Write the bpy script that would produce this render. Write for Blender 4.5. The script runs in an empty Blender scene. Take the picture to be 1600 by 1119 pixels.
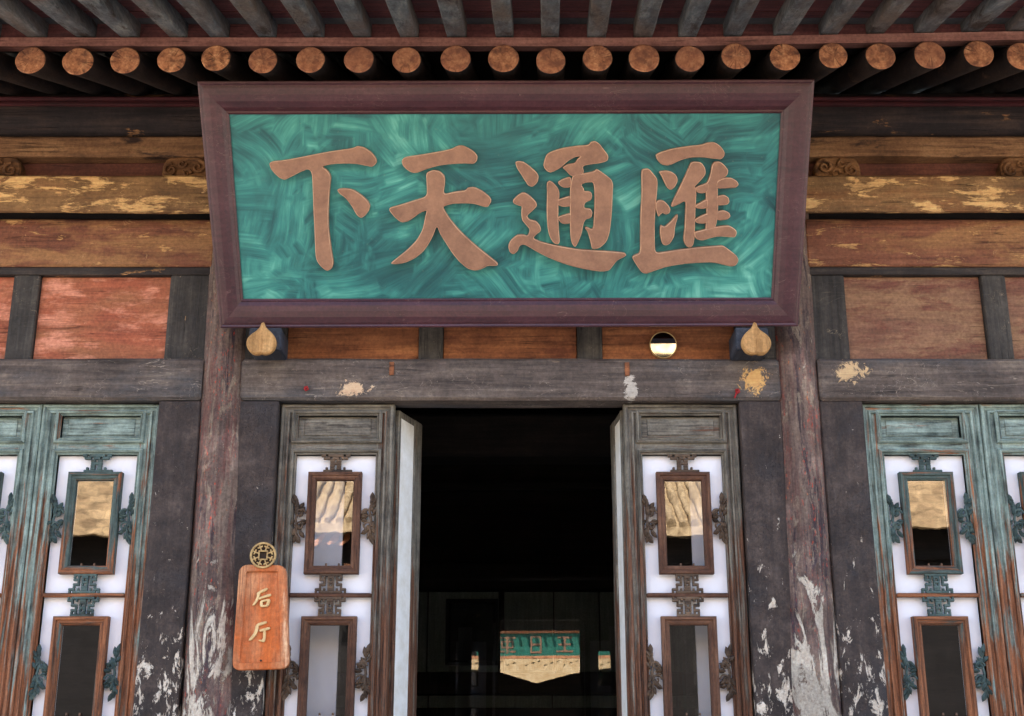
import bpy, bmesh, math, random
from math import radians as R, sin, cos, tan, pi, atan
from mathutils import Vector, Matrix, noise
from mathutils.geometry import tessellate_polygon

random.seed(7)
scene = bpy.context.scene
COL = scene.collection

# ------------------------------------------------------------------ camera
F, CX, CY = 2000.0, 800.0, 559.5
PITCH = R(17.4)
CAM = Vector((0.0, -6.4, 1.6))
cd = bpy.data.cameras.new('camera'); cam = bpy.data.objects.new('camera', cd); COL.objects.link(cam)
cd.sensor_width = 36; cd.lens = 36 * F / 1600; cd.clip_end = 500
cam.location = CAM; cam.rotation_euler = (pi / 2 + PITCH, 0, 0)
scene.camera = cam
# ------------------------------------------------------------------ sky, sun, exposure
SUN_EL, SUN_AZ = R(43), R(-14)
w = bpy.data.worlds.new('World'); scene.world = w; w.use_nodes = True
nt = w.node_tree; sky = nt.nodes.new('ShaderNodeTexSky'); sky.sky_type = 'NISHITA'
sky.sun_disc = False; sky.sun_elevation = SUN_EL; sky.sun_rotation = SUN_AZ
bg = nt.nodes['Background']; bg.inputs[1].default_value = 0.15
nt.links.new(sky.outputs[0], bg.inputs[0])
sl = bpy.data.lights.new('sun', 'SUN'); sl.energy = 4.6; sl.angle = R(0.5); sl.color = (1, .93, .82)
so = bpy.data.objects.new('sun', sl); COL.objects.link(so)
sd = Vector((sin(SUN_AZ) * cos(SUN_EL), cos(SUN_AZ) * cos(SUN_EL), sin(SUN_EL)))
so.rotation_euler = (-sd).to_track_quat('-Z', 'Y').to_euler(); so.location = (0, 30, 40)
vs = scene.view_settings; vs.view_transform = 'Standard'; vs.look = 'None'; vs.gamma = 1
vs.exposure = 2.5; vs.use_curve_mapping = False

# ------------------------------------------------------------------ photo pixel -> place on a plane
def ray(px, py):
    x = (px - CX) / F; v = (CY - py) / F
    return Vector((x, cos(PITCH) - v * sin(PITCH), sin(PITCH) + v * cos(PITCH)))
def U(px, py, Y):
    d = ray(px, py); t = (Y - CAM.y) / d.y
    return (CAM.x + d.x * t, CAM.z + d.z * t)
def UZ(py, Y): return U(800, py, Y)[1]
def UX(px, py, Y): return U(px, py, Y)[0]

# ------------------------------------------------------------------ mesh helpers
class MB:
    def __init__(s): s.v = []; s.f = []; s.m = []; s.s = []
    def add(s, vs, fs, mi=0, smooth=False):
        b = len(s.v); s.v += [tuple(p) for p in vs]
        for f in fs: s.f.append([i + b for i in f]); s.m.append(mi); s.s.append(smooth)
    def box(s, x0, x1, y0, y1, z0, z1, mi=0):
        s.add([(x0,y0,z0),(x1,y0,z0),(x1,y1,z0),(x0,y1,z0),(x0,y0,z1),(x1,y0,z1),(x1,y1,z1),(x0,y1,z1)],
              [(0,3,2,1),(4,5,6,7),(0,1,5,4),(1,2,6,5),(2,3,7,6),(3,0,4,7)], mi)
    def bevbox(s, x0, x1, y0, y1, z0, z1, b=.004, segs=1, axis=0, wob=0., mi=0):
        # chamfered bar along axis (0 x, 2 z), with slight hand-cut waver
        if axis == 0: L0, L1, a0, a1, c0, c1 = x0, x1, y0, y1, z0, z1
        elif axis == 2: L0, L1, a0, a1, c0, c1 = z0, z1, y0, y1, x0, x1
        else: L0, L1, a0, a1, c0, c1 = y0, y1, x0, x1, z0, z1
        pr = [(a0,c0+b),(a0,c1-b),(a0+b,c1),(a1-b,c1),(a1,c1-b),(a1,c0+b),(a1-b,c0),(a0+b,c0)]
        ca, cc = (a0+a1)/2, (c0+c1)/2
        rings = [(L0, b), (L0 + b, 0)] + [(L0 + b + (L1-L0-2*b)*i/segs, 0) for i in range(1, segs)] + [(L1-b, 0), (L1, b)]
        vs = []
        sd_ = random.random() * 50
        for L, ins in rings:
            for (a, c) in pr:
                if ins: a = a + (ins if a < ca else -ins) * .6; c = c + (ins if c < cc else -ins) * .6
                if wob:
                    n = noise.noise_vector(Vector((L * 2.3 + sd_, a * 5, c * 5)))
                    n2 = noise.noise_vector(Vector((L * 11 + sd_, a * 9, c * 9)))
                    a += wob * (n.x + .4 * n2.x); c += wob * (n.y + .4 * n2.y)
                vs.append((L, a, c) if axis == 0 else ((c, a, L) if axis == 2 else (a, L, c)))
        fs = []
        n = 8; m = len(rings)
        for i in range(m - 1):
            for j in range(n):
                q = (i*n+j, i*n+(j+1) % n, (i+1)*n+(j+1) % n, (i+1)*n+j)
                fs.append(q)
        fs.append(tuple(range(n))[::-1]); fs.append(tuple((m-1)*n + j for j in range(n)))
        s.add(vs, fs, mi)
    def tube(s, pts, rads, n=8, mi=0, cap=True, flat=None, smooth=True):
        rings = []; N = len(pts)
        for i, p in enumerate(pts):
            p = Vector(p); t = (Vector(pts[min(i+1, N-1)]) - Vector(pts[max(i-1, 0)])).normalized()
            up = Vector((0, 1, 0)) if abs(t.y) < .9 else Vector((0, 0, 1))
            a = t.cross(up).normalized(); bb = a.cross(t).normalized()
            r = rads[i] if hasattr(rads, '__len__') else rads
            rings.append([p + a * r * cos(2*pi*k/n) + bb * r * (flat or 1) * sin(2*pi*k/n) for k in range(n)])
        vs = [q for r_ in rings for q in r_]; fs = []
        for i in range(N - 1):
            for k in range(n): fs.append((i*n+k, i*n+(k+1) % n, (i+1)*n+(k+1) % n, (i+1)*n+k))
        s.add(vs, fs, mi, smooth)
        if cap: s.add(rings[0], [tuple(range(n))[::-1]], mi); s.add(rings[-1], [tuple(range(n))], mi)
    def poly(s, outline, yf, yb, bev=.003, holes=(), mi=0, emi=None):
        # plate in the XZ plane, front at yf (towards -Y), back at yb, rounded-over front edge
        def area(p): return sum(p[i][0]*p[(i+1) % len(p)][1] - p[(i+1) % len(p)][0]*p[i][1] for i in range(len(p))) / 2
        loops = []
        o = list(outline)
        if area(o) < 0: o.reverse()
        loops.append(o)
        for h in holes:
            h = list(h)
            if area(h) > 0: h.reverse()
            loops.append(h)
        ins = []
        for lp in loops:
            r = []; n = len(lp)
            for i in range(n):
                p0, p1, p2 = Vector(lp[i-1]), Vector(lp[i]), Vector(lp[(i+1) % n])
                e1 = (p1-p0); e2 = (p2-p1)
                if e1.length < 1e-7 or e2.length < 1e-7: r.append(p1); continue
                e1.normalize(); e2.normalize()
                nn = Vector((-e1.y-e2.y, e1.x+e2.x))
                if nn.length < 1e-4: r.append(p1); continue
                nn.normalize(); k = max(.6, nn.dot(Vector((-e2.y, e2.x))))
                r.append(p1 + nn * bev / k)
            ins.append(r)
        V = []; Fc = []
        for lp, r in zip(loops, ins):
            b = len(V); n = len(lp)
            V += [(p.x, yf, p.y) for p in r] + [(p[0], yf+bev, p[1]) for p in lp] + [(p[0], yb, p[1]) for p in lp]
            for i in range(n):
                j = (i+1) % n
                Fc.append((b+i, b+n+i, b+n+j, b+j)); Fc.append((b+n+i, b+2*n+i, b+2*n+j, b+n+j))
        s.add(V, Fc[0::2], mi if emi is None else emi); s.f += [[i + len(s.v) - len(V) for i in f] for f in Fc[1::2]]
        s.m += [mi] * len(Fc[1::2]); s.s += [False] * len(Fc[1::2])
        tl = [[Vector((p.x, p.y, 0)) for p in r] for r in ins]
        flat = [p for l in tl for p in l]
        s.add([(p.x, yf, p.y) for p in flat], [tuple(t) for t in tessellate_polygon(tl)], mi)
        tl = [[Vector((p[0], p[1], 0)) for p in r] for r in loops]
        flat = [p for l in tl for p in l]
        s.add([(p.x, yb, p.y) for p in flat], [tuple(t) for t in tessellate_polygon(tl)], mi)
    def moulding(s, x0, x1, z0, z1, prof, mi=0, hm=None):
        # profile (inset, y) swept round a rectangle with mitred corners
        V = []; n = len(prof)
        for cx_, cz_, sx, sz in ((x0,z0,1,1),(x1,z0,-1,1),(x1,z1,-1,-1),(x0,z1,1,-1)):
            for d, y in prof: V.append((cx_+sx*d, y, cz_+sz*d))
        b0 = len(s.v); s.v += V
        for c in range(4):
            for i in range(n-1):
                a, b = c*n+i, c*n+i+1; a2, b2 = ((c+1) % 4)*n+i, ((c+1) % 4)*n+i+1
                s.f.append([b0+q for q in (a, a2, b2, b)]); s.m.append(hm if hm is not None and c % 2 == 0 else mi); s.s.append(False)
    def mesh(s, name, mats):
        me = bpy.data.meshes.new(name); me.from_pydata(s.v, [], s.f)
        for m in (mats if isinstance(mats, (list, tuple)) else [mats]): me.materials.append(m)
        for p, mi, sm in zip(me.polygons, s.m, s.s): p.material_index = mi; p.use_smooth = sm
        bm = bmesh.new(); bm.from_mesh(me)
        bmesh.ops.recalc_face_normals(bm, faces=bm.faces); bm.to_mesh(me); bm.free()
        return me
    def build(s, name, mats, parent=None, loc=(0, 0, 0)):
        return obj(name, s.mesh(name, mats), parent, loc)

def obj(name, me, parent=None, loc=(0, 0, 0), rot=(0, 0, 0)):
    o = bpy.data.objects.new(name, me); COL.objects.link(o); o.parent = parent
    o.location = loc; o.rotation_euler = rot
    return o
def tag(o, label=None, cat=None, group=None, kind=None):
    if label: o['label'] = label
    if cat: o['category'] = cat
    if group: o['group'] = group
    if kind: o['kind'] = kind
    return o
def empty(name, loc=(0, 0, 0)): return obj(name, None, None, loc)
def chaikin(p, it=2, k=.22):
    for _ in range(it):
        q = []
        for i in range(len(p)):
            a, b = p[i], p[(i+1) % len(p)]
            q.append((a[0]*(1-k)+b[0]*k, a[1]*(1-k)+b[1]*k)); q.append((a[0]*k+b[0]*(1-k), a[1]*k+b[1]*(1-k)))
        p = q
    return p
def circle(cx, cz, r, n=32, a0=0): return [(cx+r*cos(a0+2*pi*i/n), cz+r*sin(a0+2*pi*i/n)) for i in range(n)]

# ------------------------------------------------------------------ materials
def lin(r, g, b):
    f = lambda c: ((c/255+.055)/1.055)**2.4 if c > 10 else c/255/12.92
    return (f(r), f(g), f(b), 1)
class NB:
    def __init__(s, name):
        s.mat = bpy.data.materials.new(name); s.mat.use_nodes = True
        s.t = s.mat.node_tree; s.t.nodes.clear()
        s.out = s.n('ShaderNodeOutputMaterial'); s.b = s.n('ShaderNodeBsdfPrincipled')
        s.t.links.new(s.b.outputs[0], s.out.inputs[0])
        s.pos = s.n('ShaderNodeNewGeometry').outputs['Position']
    def n(s, t): return s.t.nodes.new(t)
    def put(s, inp, v):
        if isinstance(v, bpy.types.NodeSocket): s.t.links.new(v, inp)
        else: inp.default_value = v
    def map(s, scale, vec=None, loc=(0, 0, 0)):
        m = s.n('ShaderNodeMapping'); s.put(m.inputs[0], vec or s.pos); m.inputs['Scale'].default_value = scale
        m.inputs['Location'].default_value = loc
        return m.outputs[0]
    def noise(s, vec, scale=1, detail=6, rough=.6, dist=0., color=False):
        m = s.n('ShaderNodeTexNoise'); s.put(m.inputs['Vector'], vec); m.inputs['Scale'].default_value = scale
        m.inputs['Detail'].default_value = detail; m.inputs['Roughness'].default_value = rough; m.inputs['Distortion'].default_value = dist
        return m.outputs[1 if color else 0]
    def ramp(s, fac, stops, interp='LINEAR'):
        m = s.n('ShaderNodeValToRGB'); s.put(m.inputs[0], fac); cr = m.color_ramp; cr.interpolation = interp
        while len(cr.elements) < len(stops): cr.elements.new(.5)
        for e, (p, c) in zip(cr.elements, stops):
            e.position = p; e.color = c if hasattr(c, '__len__') else (c, c, c, 1)
        return m.outputs[0]
    def mix(s, fac, a, b, mode='MIX'):
        m = s.n('ShaderNodeMix'); m.data_type = 'RGBA'; m.blend_type = mode
        s.put(m.inputs[0], fac); s.put(m.inputs[6], a); s.put(m.inputs[7], b)
        return m.outputs[2]
    def math(s, op, a, b=0., c=0., clamp=False):
        m = s.n('ShaderNodeMath'); m.operation = op; m.use_clamp = clamp
        s.put(m.inputs[0], a); s.put(m.inputs[1], b); s.put(m.inputs[2], c)
        return m.outputs[0]
    def n_mix(s, f, a, b): return s.math('ADD', s.math('MULTIPLY', s.math('SUBTRACT', 1., f), a), s.math('MULTIPLY', f, b))
    def sep(s, v):
        m = s.n('ShaderNodeSeparateXYZ'); s.put(m.inputs[0], v); return m.outputs
    def comb(s, x, y, z):
        m = s.n('ShaderNodeCombineXYZ'); s.put(m.inputs[0], x); s.put(m.inputs[1], y); s.put(m.inputs[2], z); return m.outputs[0]
    def step(s, v, lo, hi): return s.ramp(v, [(lo, 0.), (hi, 1.)])
    def spot(s, centre, rad, nz, amp):
        # soft mask of a worn spot round a place, its outline broken up by noise
        m = s.n('ShaderNodeVectorMath'); m.operation = 'SUBTRACT'; s.put(m.inputs[0], s.pos); m.inputs[1].default_value = centre
        m2 = s.n('ShaderNodeVectorMath'); m2.operation = 'DIVIDE'; s.put(m2.inputs[0], m.outputs[0]); m2.inputs[1].default_value = rad
        m3 = s.n('ShaderNodeVectorMath'); m3.operation = 'LENGTH'; s.put(m3.inputs[0], m2.outputs[0])
        d = s.math('MULTIPLY_ADD', nz, amp, m3.outputs['Value'])
        return s.ramp(s.math('MULTIPLY', d, .5), [(.48, 1.), (.52, 0.)])
    def finish(s, color, rough=.7, bump=None, strength=.3, dist=.01, spec=.3, metal=0):
        s.put(s.b.inputs['Base Color'], color); s.put(s.b.inputs['Roughness'], rough)
        s.b.inputs['Specular IOR Level'].default_value = spec; s.b.inputs['Metallic'].default_value = metal
        if bump is not None:
            m = s.n('ShaderNodeBump'); m.inputs['Strength'].default_value = strength; m.inputs['Distance'].default_value = dist
            s.put(m.inputs['Height'], bump); s.put(s.b.inputs['Normal'], m.outputs[0])
        return s.mat

def wood(name, dark, mid, light, axis=0, wear=None, wear_t=(.6, .66), wear_s=6, second=None, second_t=(.5, .65), second_s=2.5,
         rough=.75, fine=26, bump=.35, spots=(), spec=.25, cracks=True, dust=None, scratch=None):
    k = NB(name)
    sc = [fine, fine, fine]; sc[axis] = fine * .055
    g = k.noise(k.map(sc), 1, 8, .68, .4)
    g2 = k.noise(k.map([c*2.7 for c in sc]), 1, 5, .7)
    blotch = k.noise(k.pos, 3.2, 9, .68)
    v = k.math('ADD', k.math('MULTIPLY', g, .5), k.math('MULTIPLY', blotch, .5))
    col = k.ramp(v, [(.34, dark), (.5, mid), (.66, light)])
    sm = [wear_s*1.6]*3; sm[axis] = wear_s*.45
    if second:
        n2 = k.noise(k.map([c*second_s/wear_s for c in sm], loc=(3.1, 7, 1.7)), 1, 7, .65, .5)
        col = k.mix(k.step(n2, *second_t), col, second)
    hgt = g
    if wear:
        n3 = k.noise(k.map(sm, loc=(9.2, 2, 5.7)), 1, 10, .7, .3)
        mk = k.math('MULTIPLY', k.step(n3, *wear_t), k.step(g, .3, .5))
        col = k.mix(mk, col, wear)
        hgt = k.math('SUBTRACT', g, k.math('MULTIPLY', mk, .6))
    fineN = k.noise(k.pos, 60, 6, .7)
    for c, r, cc in spots:
        mk = k.spot(c, r, k.math('SUBTRACT', k.noise(k.map((15, 15, 15)), 1, 12, .8, 1.2), .5), 7.)
        col = k.mix(mk, col, k.mix(fineN, cc, tuple(x*.6 for x in cc[:3]) + (1,)))
    if cracks:
        sc2 = [fine*1.3]*3; sc2[axis] = fine*.03
        ck = k.noise(k.map(sc2, loc=(1, 1, 1)), 1, 3, .5, .2)
        cm = k.ramp(k.math('ABSOLUTE', k.math('SUBTRACT', ck, .5)), [(0., 1.), (.014, 0.)])
        cm = k.math('MULTIPLY', cm, k.step(k.noise(k.pos, 3.3, 3, .5), .5, .58))
        col = k.mix(k.math('MULTIPLY', cm, .75), col, tuple(x*.25 for x in dark[:3]) + (1,))
        hgt = k.math('SUBTRACT', hgt, cm)
    col = k.mix(.55, col, k.ramp(fineN, [(.3, (.25, .25, .25, 1)), (.7, (.8, .8, .8, 1))]), 'OVERLAY')
    col = k.mix(.3, col, k.ramp(g2, [(.3, (.22, .22, .22, 1)), (.7, (.8, .8, .8, 1))]), 'OVERLAY')
    if scratch:
        for q, (rot, s0) in enumerate((((1.6, 1.6, 9.), 1.3), ((3., 3., 3.), 2.6))):
            ln = k.noise(k.map(rot, loc=(q*5.1, 2, 7)), s0, 4, .55, 1.2)
            lm_ = k.ramp(k.math('ABSOLUTE', k.math('SUBTRACT', ln, .5)), [(0., 1.), (.0035, .0)])
            lm_ = k.math('MULTIPLY', lm_, k.step(k.noise(k.map((1, 1, 1), loc=(q*3, 1, 4)), 5, 5, .6), .5, .6))
            col = k.mix(k.math('MULTIPLY', lm_, .8), col, scratch)
        sp = k.math('MULTIPLY', k.step(k.noise(k.pos, 38, 9, .75), .655, .68), k.step(k.noise(k.pos, 3.7, 3), .45, .6))
        col = k.mix(sp, col, scratch)
    if dust:
        col = k.mix(k.math('MULTIPLY', k.step(k.noise(k.pos, 5, 8, .7), .42, .7), .5), col, dust)
    rg = k.math('MULTIPLY_ADD', fineN, .25, rough - .12)
    return k.finish(col, rg, k.math('ADD', hgt, k.math('MULTIPLY', k.math('ADD', fineN, g2), .35)), bump, .012, spec)

M = {}
zl = UZ(600, -.07)
M['lintel'] = wood('lintel_wood', lin(48,41,38), lin(90,79,73), lin(130,116,104), 0, lin(150,126,100), (.66,.71), 5, lin(68,70,74), (.5,.7), 2, bump=.5, scratch=lin(176,160,144),
    spots=[((UX(552,608,-.08), -.08, UZ(608,-.08)), (.062, .2, .03), lin(225,190,155)),
           ((UX(1180,592,-.08), -.08, UZ(592,-.08)), (.055, .2, .068), lin(225,175,110)),
           ((UX(985,612,-.08), -.08, UZ(606,-.08)), (.028, .2, .06), lin(196,186,174)),
           ((UX(1328,580,-.08), -.08, UZ(582,-.08)), (.06, .2, .045), lin(220,185,140))])
M['board'] = wood('frame_board_wood', lin(40,34,33), lin(66,56,54), lin(94,82,78), 2, lin(150,130,118), (.70,.73), 6, lin(62,56,66), (.45,.7), 2, bump=.3, cracks=False)
M['strut'] = wood('strut_wood', lin(33,31,30), lin(58,54,51), lin(84,78,72), 2, lin(180,145,105), (.69,.72), 9, bump=.4, scratch=lin(140,124,104))
M['toprail'] = wood('rail_wood', lin(30,27,27), lin(52,46,44), lin(84,74,66), 0, lin(190,140,90), (.63,.67), 7, bump=.3)
M['beam_tan'] = wood('worn_ochre_beam', lin(70,52,38), lin(122,92,62), lin(160,124,84), 0, lin(216,172,116), (.53,.575), 9, lin(128,86,56), (.48,.66), 3.2, bump=.6, scratch=lin(214,170,120))
M['beam_mid'] = wood('brown_red_beam', lin(78,48,38), lin(116,72,54), lin(136,90,68), 0, lin(196,150,98), (.58,.62), 9, lin(142,102,68), (.46,.58), 4, bump=.5, scratch=lin(180,140,100))
M['beam_top'] = wood('orange_brown_beam', lin(78,54,40), lin(136,98,68), lin(176,134,94), 0, lin(58,42,36), (.54,.62), 5, bump=.5, scratch=lin(60,42,32))
M['purlin'] = wood('dark_purlin_wood', lin(22,18,20), lin(44,36,36), lin(74,58,50), 0, lin(150,108,72), (.62,.67), 6, bump=.5)
M['redstrip'] = wood('dull_red_strip', lin(34,14,16), lin(62,22,26), lin(84,34,36), 0, lin(40,24,26), (.55,.65), 4, bump=.3)
M['redboard'] = wood('red_brown_board', lin(66,40,35), lin(102,62,52), lin(126,80,64), 0, lin(70,44,38), (.62,.7), 3, bump=.25)
M['panel_red'] = wood('worn_red_panel', lin(112,58,44), lin(154,86,62), lin(178,108,80), 0, lin(204,136,110), (.5,.6), 5, scratch=lin(196,138,108), second=lin(146,94,66), second_t=(.45,.62), second_s=3.4, bump=.3)
M['panel_brown'] = wood('worn_brown_panel', lin(84,58,46), lin(124,88,70), lin(146,108,86), 0, lin(108,66,54), (.5,.6), 5, lin(138,104,78), (.45,.62), 3.2, bump=.35, scratch=lin(170,132,100))
M['panel_mid'] = wood('orange_brown_panel', lin(76,42,30), lin(132,82,54), lin(170,112,74), 0, lin(84,44,36), (.55,.68), 3, bump=.25)
M['fascia'] = wood('eave_fascia_wood', lin(92,58,52), lin(140,96,86), lin(166,122,108), 0, lin(80,52,48), (.6,.7), 3, bump=.25)
M['rafter'] = wood('rafter_wood', lin(18,14,14), lin(36,28,26), lin(60,46,38), 1, lin(96,70,50), (.62,.7), 5, bump=.4)
M['fly'] = wood('flying_rafter_wood', lin(48,50,54), lin(90,94,98), lin(136,138,134), 1, lin(56,48,44), (.55,.64), 5, lin(96,84,76), (.45,.65), 2.5, bump=.35)
M['eaveboard'] = wood('red_eave_board', lin(66,38,40), lin(98,58,58), lin(122,76,72), 0, lin(80,56,58), (.55,.65), 3, bump=.2)
M['fly_board'] = wood('grey_eave_board', lin(46,46,50), lin(70,70,74), lin(96,94,94), 0, bump=.2)
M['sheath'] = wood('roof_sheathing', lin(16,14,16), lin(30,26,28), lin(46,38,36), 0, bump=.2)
M['carve'] = wood('carved_block_wood', lin(58,38,26), lin(116,80,52), lin(160,116,76), 0, lin(60,40,30), (.5,.62), 9, bump=.3, cracks=False)
M['leaf_green'] = wood('verdigris_leaf_paint', lin(40,40,38), lin(84,96,92), lin(126,142,134), 2, lin(38,34,32), (.52,.60), 7, lin(92,126,122), (.46,.62), 4, bump=.5, cracks=True)
M['leaf_brown'] = wood('bare_brown_leaf_wood', lin(42,32,28), lin(84,68,60), lin(128,106,92), 2, lin(136,82,56), (.55,.64), 6, lin(80,84,88), (.5,.64), 4, bump=.5)
M['frame_brown'] = wood('pane_frame_brown', lin(52,32,24), lin(98,64,48), lin(136,94,70), 2, lin(60,42,34), (.56,.66), 8, bump=.3)
M['frame_green'] = wood('pane_frame_green', lin(44,46,44), lin(72,82,80), lin(104,116,110), 2, lin(142,90,58), (.6,.64), 5, lin(84,68,56), (.52,.62), 4, bump=.3)
M['fret_green'] = wood('fret_green', lin(34,40,40), lin(70,86,84), lin(100,116,112), 0, lin(46,42,38), (.55,.65), 9, bump=.2, cracks=False)
M['fret_brown'] = wood('fret_brown', lin(40,32,28), lin(84,68,56), lin(124,102,82), 0, lin(48,40,36), (.55,.65), 9, bump=.2, cracks=False)
M['dark_block'] = wood('blue_black_block', lin(28,30,36), lin(52,56,66), lin(80,86,98), 1, bump=.2, rough=.6)
M['knob'] = wood('tan_knob_wood', lin(126,92,54), lin(176,134,86), lin(204,164,112), 2, lin(120,84,50), (.62,.68), 9, bump=.3)
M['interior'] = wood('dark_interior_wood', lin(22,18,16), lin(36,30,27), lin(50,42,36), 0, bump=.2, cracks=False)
M['int_panel'] = wood('grey_interior_panel', lin(92,98,92), lin(112,118,110), lin(130,136,126), 2, bump=.05, cracks=False)
M['sign_wood'] = wood('orange_sign_wood', lin(120,68,44), lin(178,112,74), lin(212,154,110), 2, lin(226,176,138), (.58,.66), 6, lin(196,100,46), (.5,.66), 3, bump=.3, rough=.5, fine=40)

# columns: layers of old lacquer, red vertical flecks, plaster showing towards the foot
k = NB('old_lacquer_column')
px_, py_, pz_ = k.sep(k.pos)
g = k.noise(k.map((30, 30, 2.2)), 1, 8, .7, .5)
base = k.ramp(k.math('ADD', k.math('MULTIPLY', g, .6), k.math('MULTIPLY', k.noise(k.pos, 3, 5), .4)), [(.34, lin(66,52,49)), (.5, lin(114,93,85)), (.66, lin(158,137,120))])
n1 = k.noise(k.map((17, 17, 1.5), loc=(4, 2, 2)), 1, 7, .66, .4)
base = k.mix(k.math('MULTIPLY', k.step(n1, .53, .66), .5), base, lin(116, 52, 46))
n1b = k.noise(k.map((16, 16, 2.0), loc=(14, 2, 8)), 1, 9, .72, .6)
base = k.mix(k.step(n1b, .54, .60), base, lin(70, 56, 60))
n1c = k.noise(k.map((20, 20, 4.5), loc=(24, 12, 8)), 1, 12, .78, .9)
base = k.mix(k.math('MULTIPLY', k.step(n1c, .55, .62), .8), base, lin(160, 142, 122))
fl = k.noise(k.map((75, 75, 22)), 1, 8, .78, .3)
rk = k.math('MULTIPLY', k.step(fl, .58, .63), k.step(k.noise(k.map((7, 7, .8), loc=(1, 5, 3)), 1, 3), .47, .58))
base = k.mix(rk, base, lin(206, 74, 50))
fl2 = k.noise(k.map((60, 60, 26), loc=(2, 9, 4)), 1, 8, .78)
base = k.mix(k.math('MULTIPLY', k.step(fl2, .62, .66), .9), base, lin(204, 118, 62))
pl = k.noise(k.map((9, 9, 2.6), loc=(7.6, 1, 3.3)), 1, 12, .74, 1.0)
low = k.ramp(k.math('MULTIPLY', pz_, .2), [(.28, .20), (.40, .155), (.50, .06), (.60, 0.02), (.70, .0)])
pm = k.step(k.math('ADD', pl, low), .635, .655)
base = k.mix(pm, base, k.mix(k.noise(k.map((30, 30, 8)), 1, 8, .7), lin(148,130,112), lin(240,228,210)))
vc = k.n('ShaderNodeTexVoronoi'); vc.feature = 'DISTANCE_TO_EDGE'; k.put(vc.inputs['Vector'], k.map((34, 34, 90)))
vd = k.n('ShaderNodeVectorMath')
cm_ = k.ramp(vc.outputs[0], [(0., 1.), (.07, 0.)])
cm_ = k.math('MULTIPLY', cm_, k.step(k.noise(k.pos, 3.1, 4, .6), .44, .6))
base = k.mix(k.math('MULTIPLY', cm_, .35), base, lin(26, 21, 21))
lf = k.math('MULTIPLY', k.step(k.noise(k.map((40, 40, 30), loc=(3, 3, 9)), 1, 10, .8), .63, .67), k.step(k.noise(k.pos, 2.3, 3), .42, .6))
base = k.mix(k.math('MULTIPLY', lf, .8), base, lin(156, 138, 122))
fn = k.noise(k.pos, 70, 6, .7)
base = k.mix(.7, base, k.ramp(fn, [(.3, .22), (.7, .78)]), 'OVERLAY')
M['column'] = k.finish(base, k.math('MULTIPLY_ADD', fn, .3, .5), k.math('SUBTRACT', k.math('ADD', k.math('MULTIPLY', g, .6), k.math('MULTIPLY', fn, .5)), k.math('MULTIPLY_ADD', pm, .9, cm_)), .7, .014, .3)

# frame boards beside the columns: dark paint flaking off to plaster low down
k = NB('flaking_dark_board')
px_, py_, pz_ = k.sep(k.pos)
g = k.noise(k.map((26, 26, 2)), 1, 8, .7, .5)
base = k.ramp(k.math('ADD', k.math('MULTIPLY', g, .3), k.math('MULTIPLY', k.noise(k.pos, 7, 10, .72), .7)), [(.36, lin(38,31,29)), (.5, lin(62,51,47)), (.68, lin(94,80,73))])
base = k.mix(k.math('MULTIPLY', k.step(k.noise(k.pos, 3.1, 6, .7), .52, .66), .7), base, lin(60, 56, 58))
pl = k.noise(k.map((19, 19, 9), loc=(3.3, 1, 2.3)), 1, 12, .74, .5)
low = k.ramp(k.math('MULTIPLY', pz_, .2), [(.28, .17), (.40, .10), (.46, .05), (.55, .02), (.7, .0)])
pm = k.step(k.math('ADD', pl, low), .655, .67)
base = k.mix(pm, base, k.mix(k.noise(k.map((40, 40, 20)), 1, 8, .7), lin(176,156,138), lin(244,232,214)))
vc = k.n('ShaderNodeTexVoronoi'); vc.feature = 'DISTANCE_TO_EDGE'; k.put(vc.inputs['Vector'], k.map((30, 30, 16)))
vd = k.n('ShaderNodeVectorMath')
cm_ = k.ramp(vc.outputs[0], [(0., 1.), (.07, 0.)])
cm_ = k.math('MULTIPLY', cm_, k.step(k.noise(k.pos, 3.1, 4, .6), .44, .6))
base = k.mix(k.math('MULTIPLY', cm_, .35), base, lin(26, 21, 21))
lf = k.math('MULTIPLY', k.step(k.noise(k.map((40, 40, 30), loc=(3, 3, 9)), 1, 10, .8), .63, .67), k.step(k.noise(k.pos, 2.3, 3), .42, .6))
base = k.mix(k.math('MULTIPLY', lf, .8), base, lin(156, 138, 122))
fn = k.noise(k.pos, 70, 6, .7)
base = k.mix(.7, base, k.ramp(fn, [(.3, .22), (.7, .78)]), 'OVERLAY')
M['flake'] = k.finish(base, k.math('MULTIPLY_ADD', fn, .3, .45), k.math('SUBTRACT', k.math('ADD', k.math('MULTIPLY', g, .4), k.math('MULTIPLY', fn, .4)), k.math('MULTIPLY_ADD', pm, .9, cm_)), .6, .012, .3)

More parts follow.
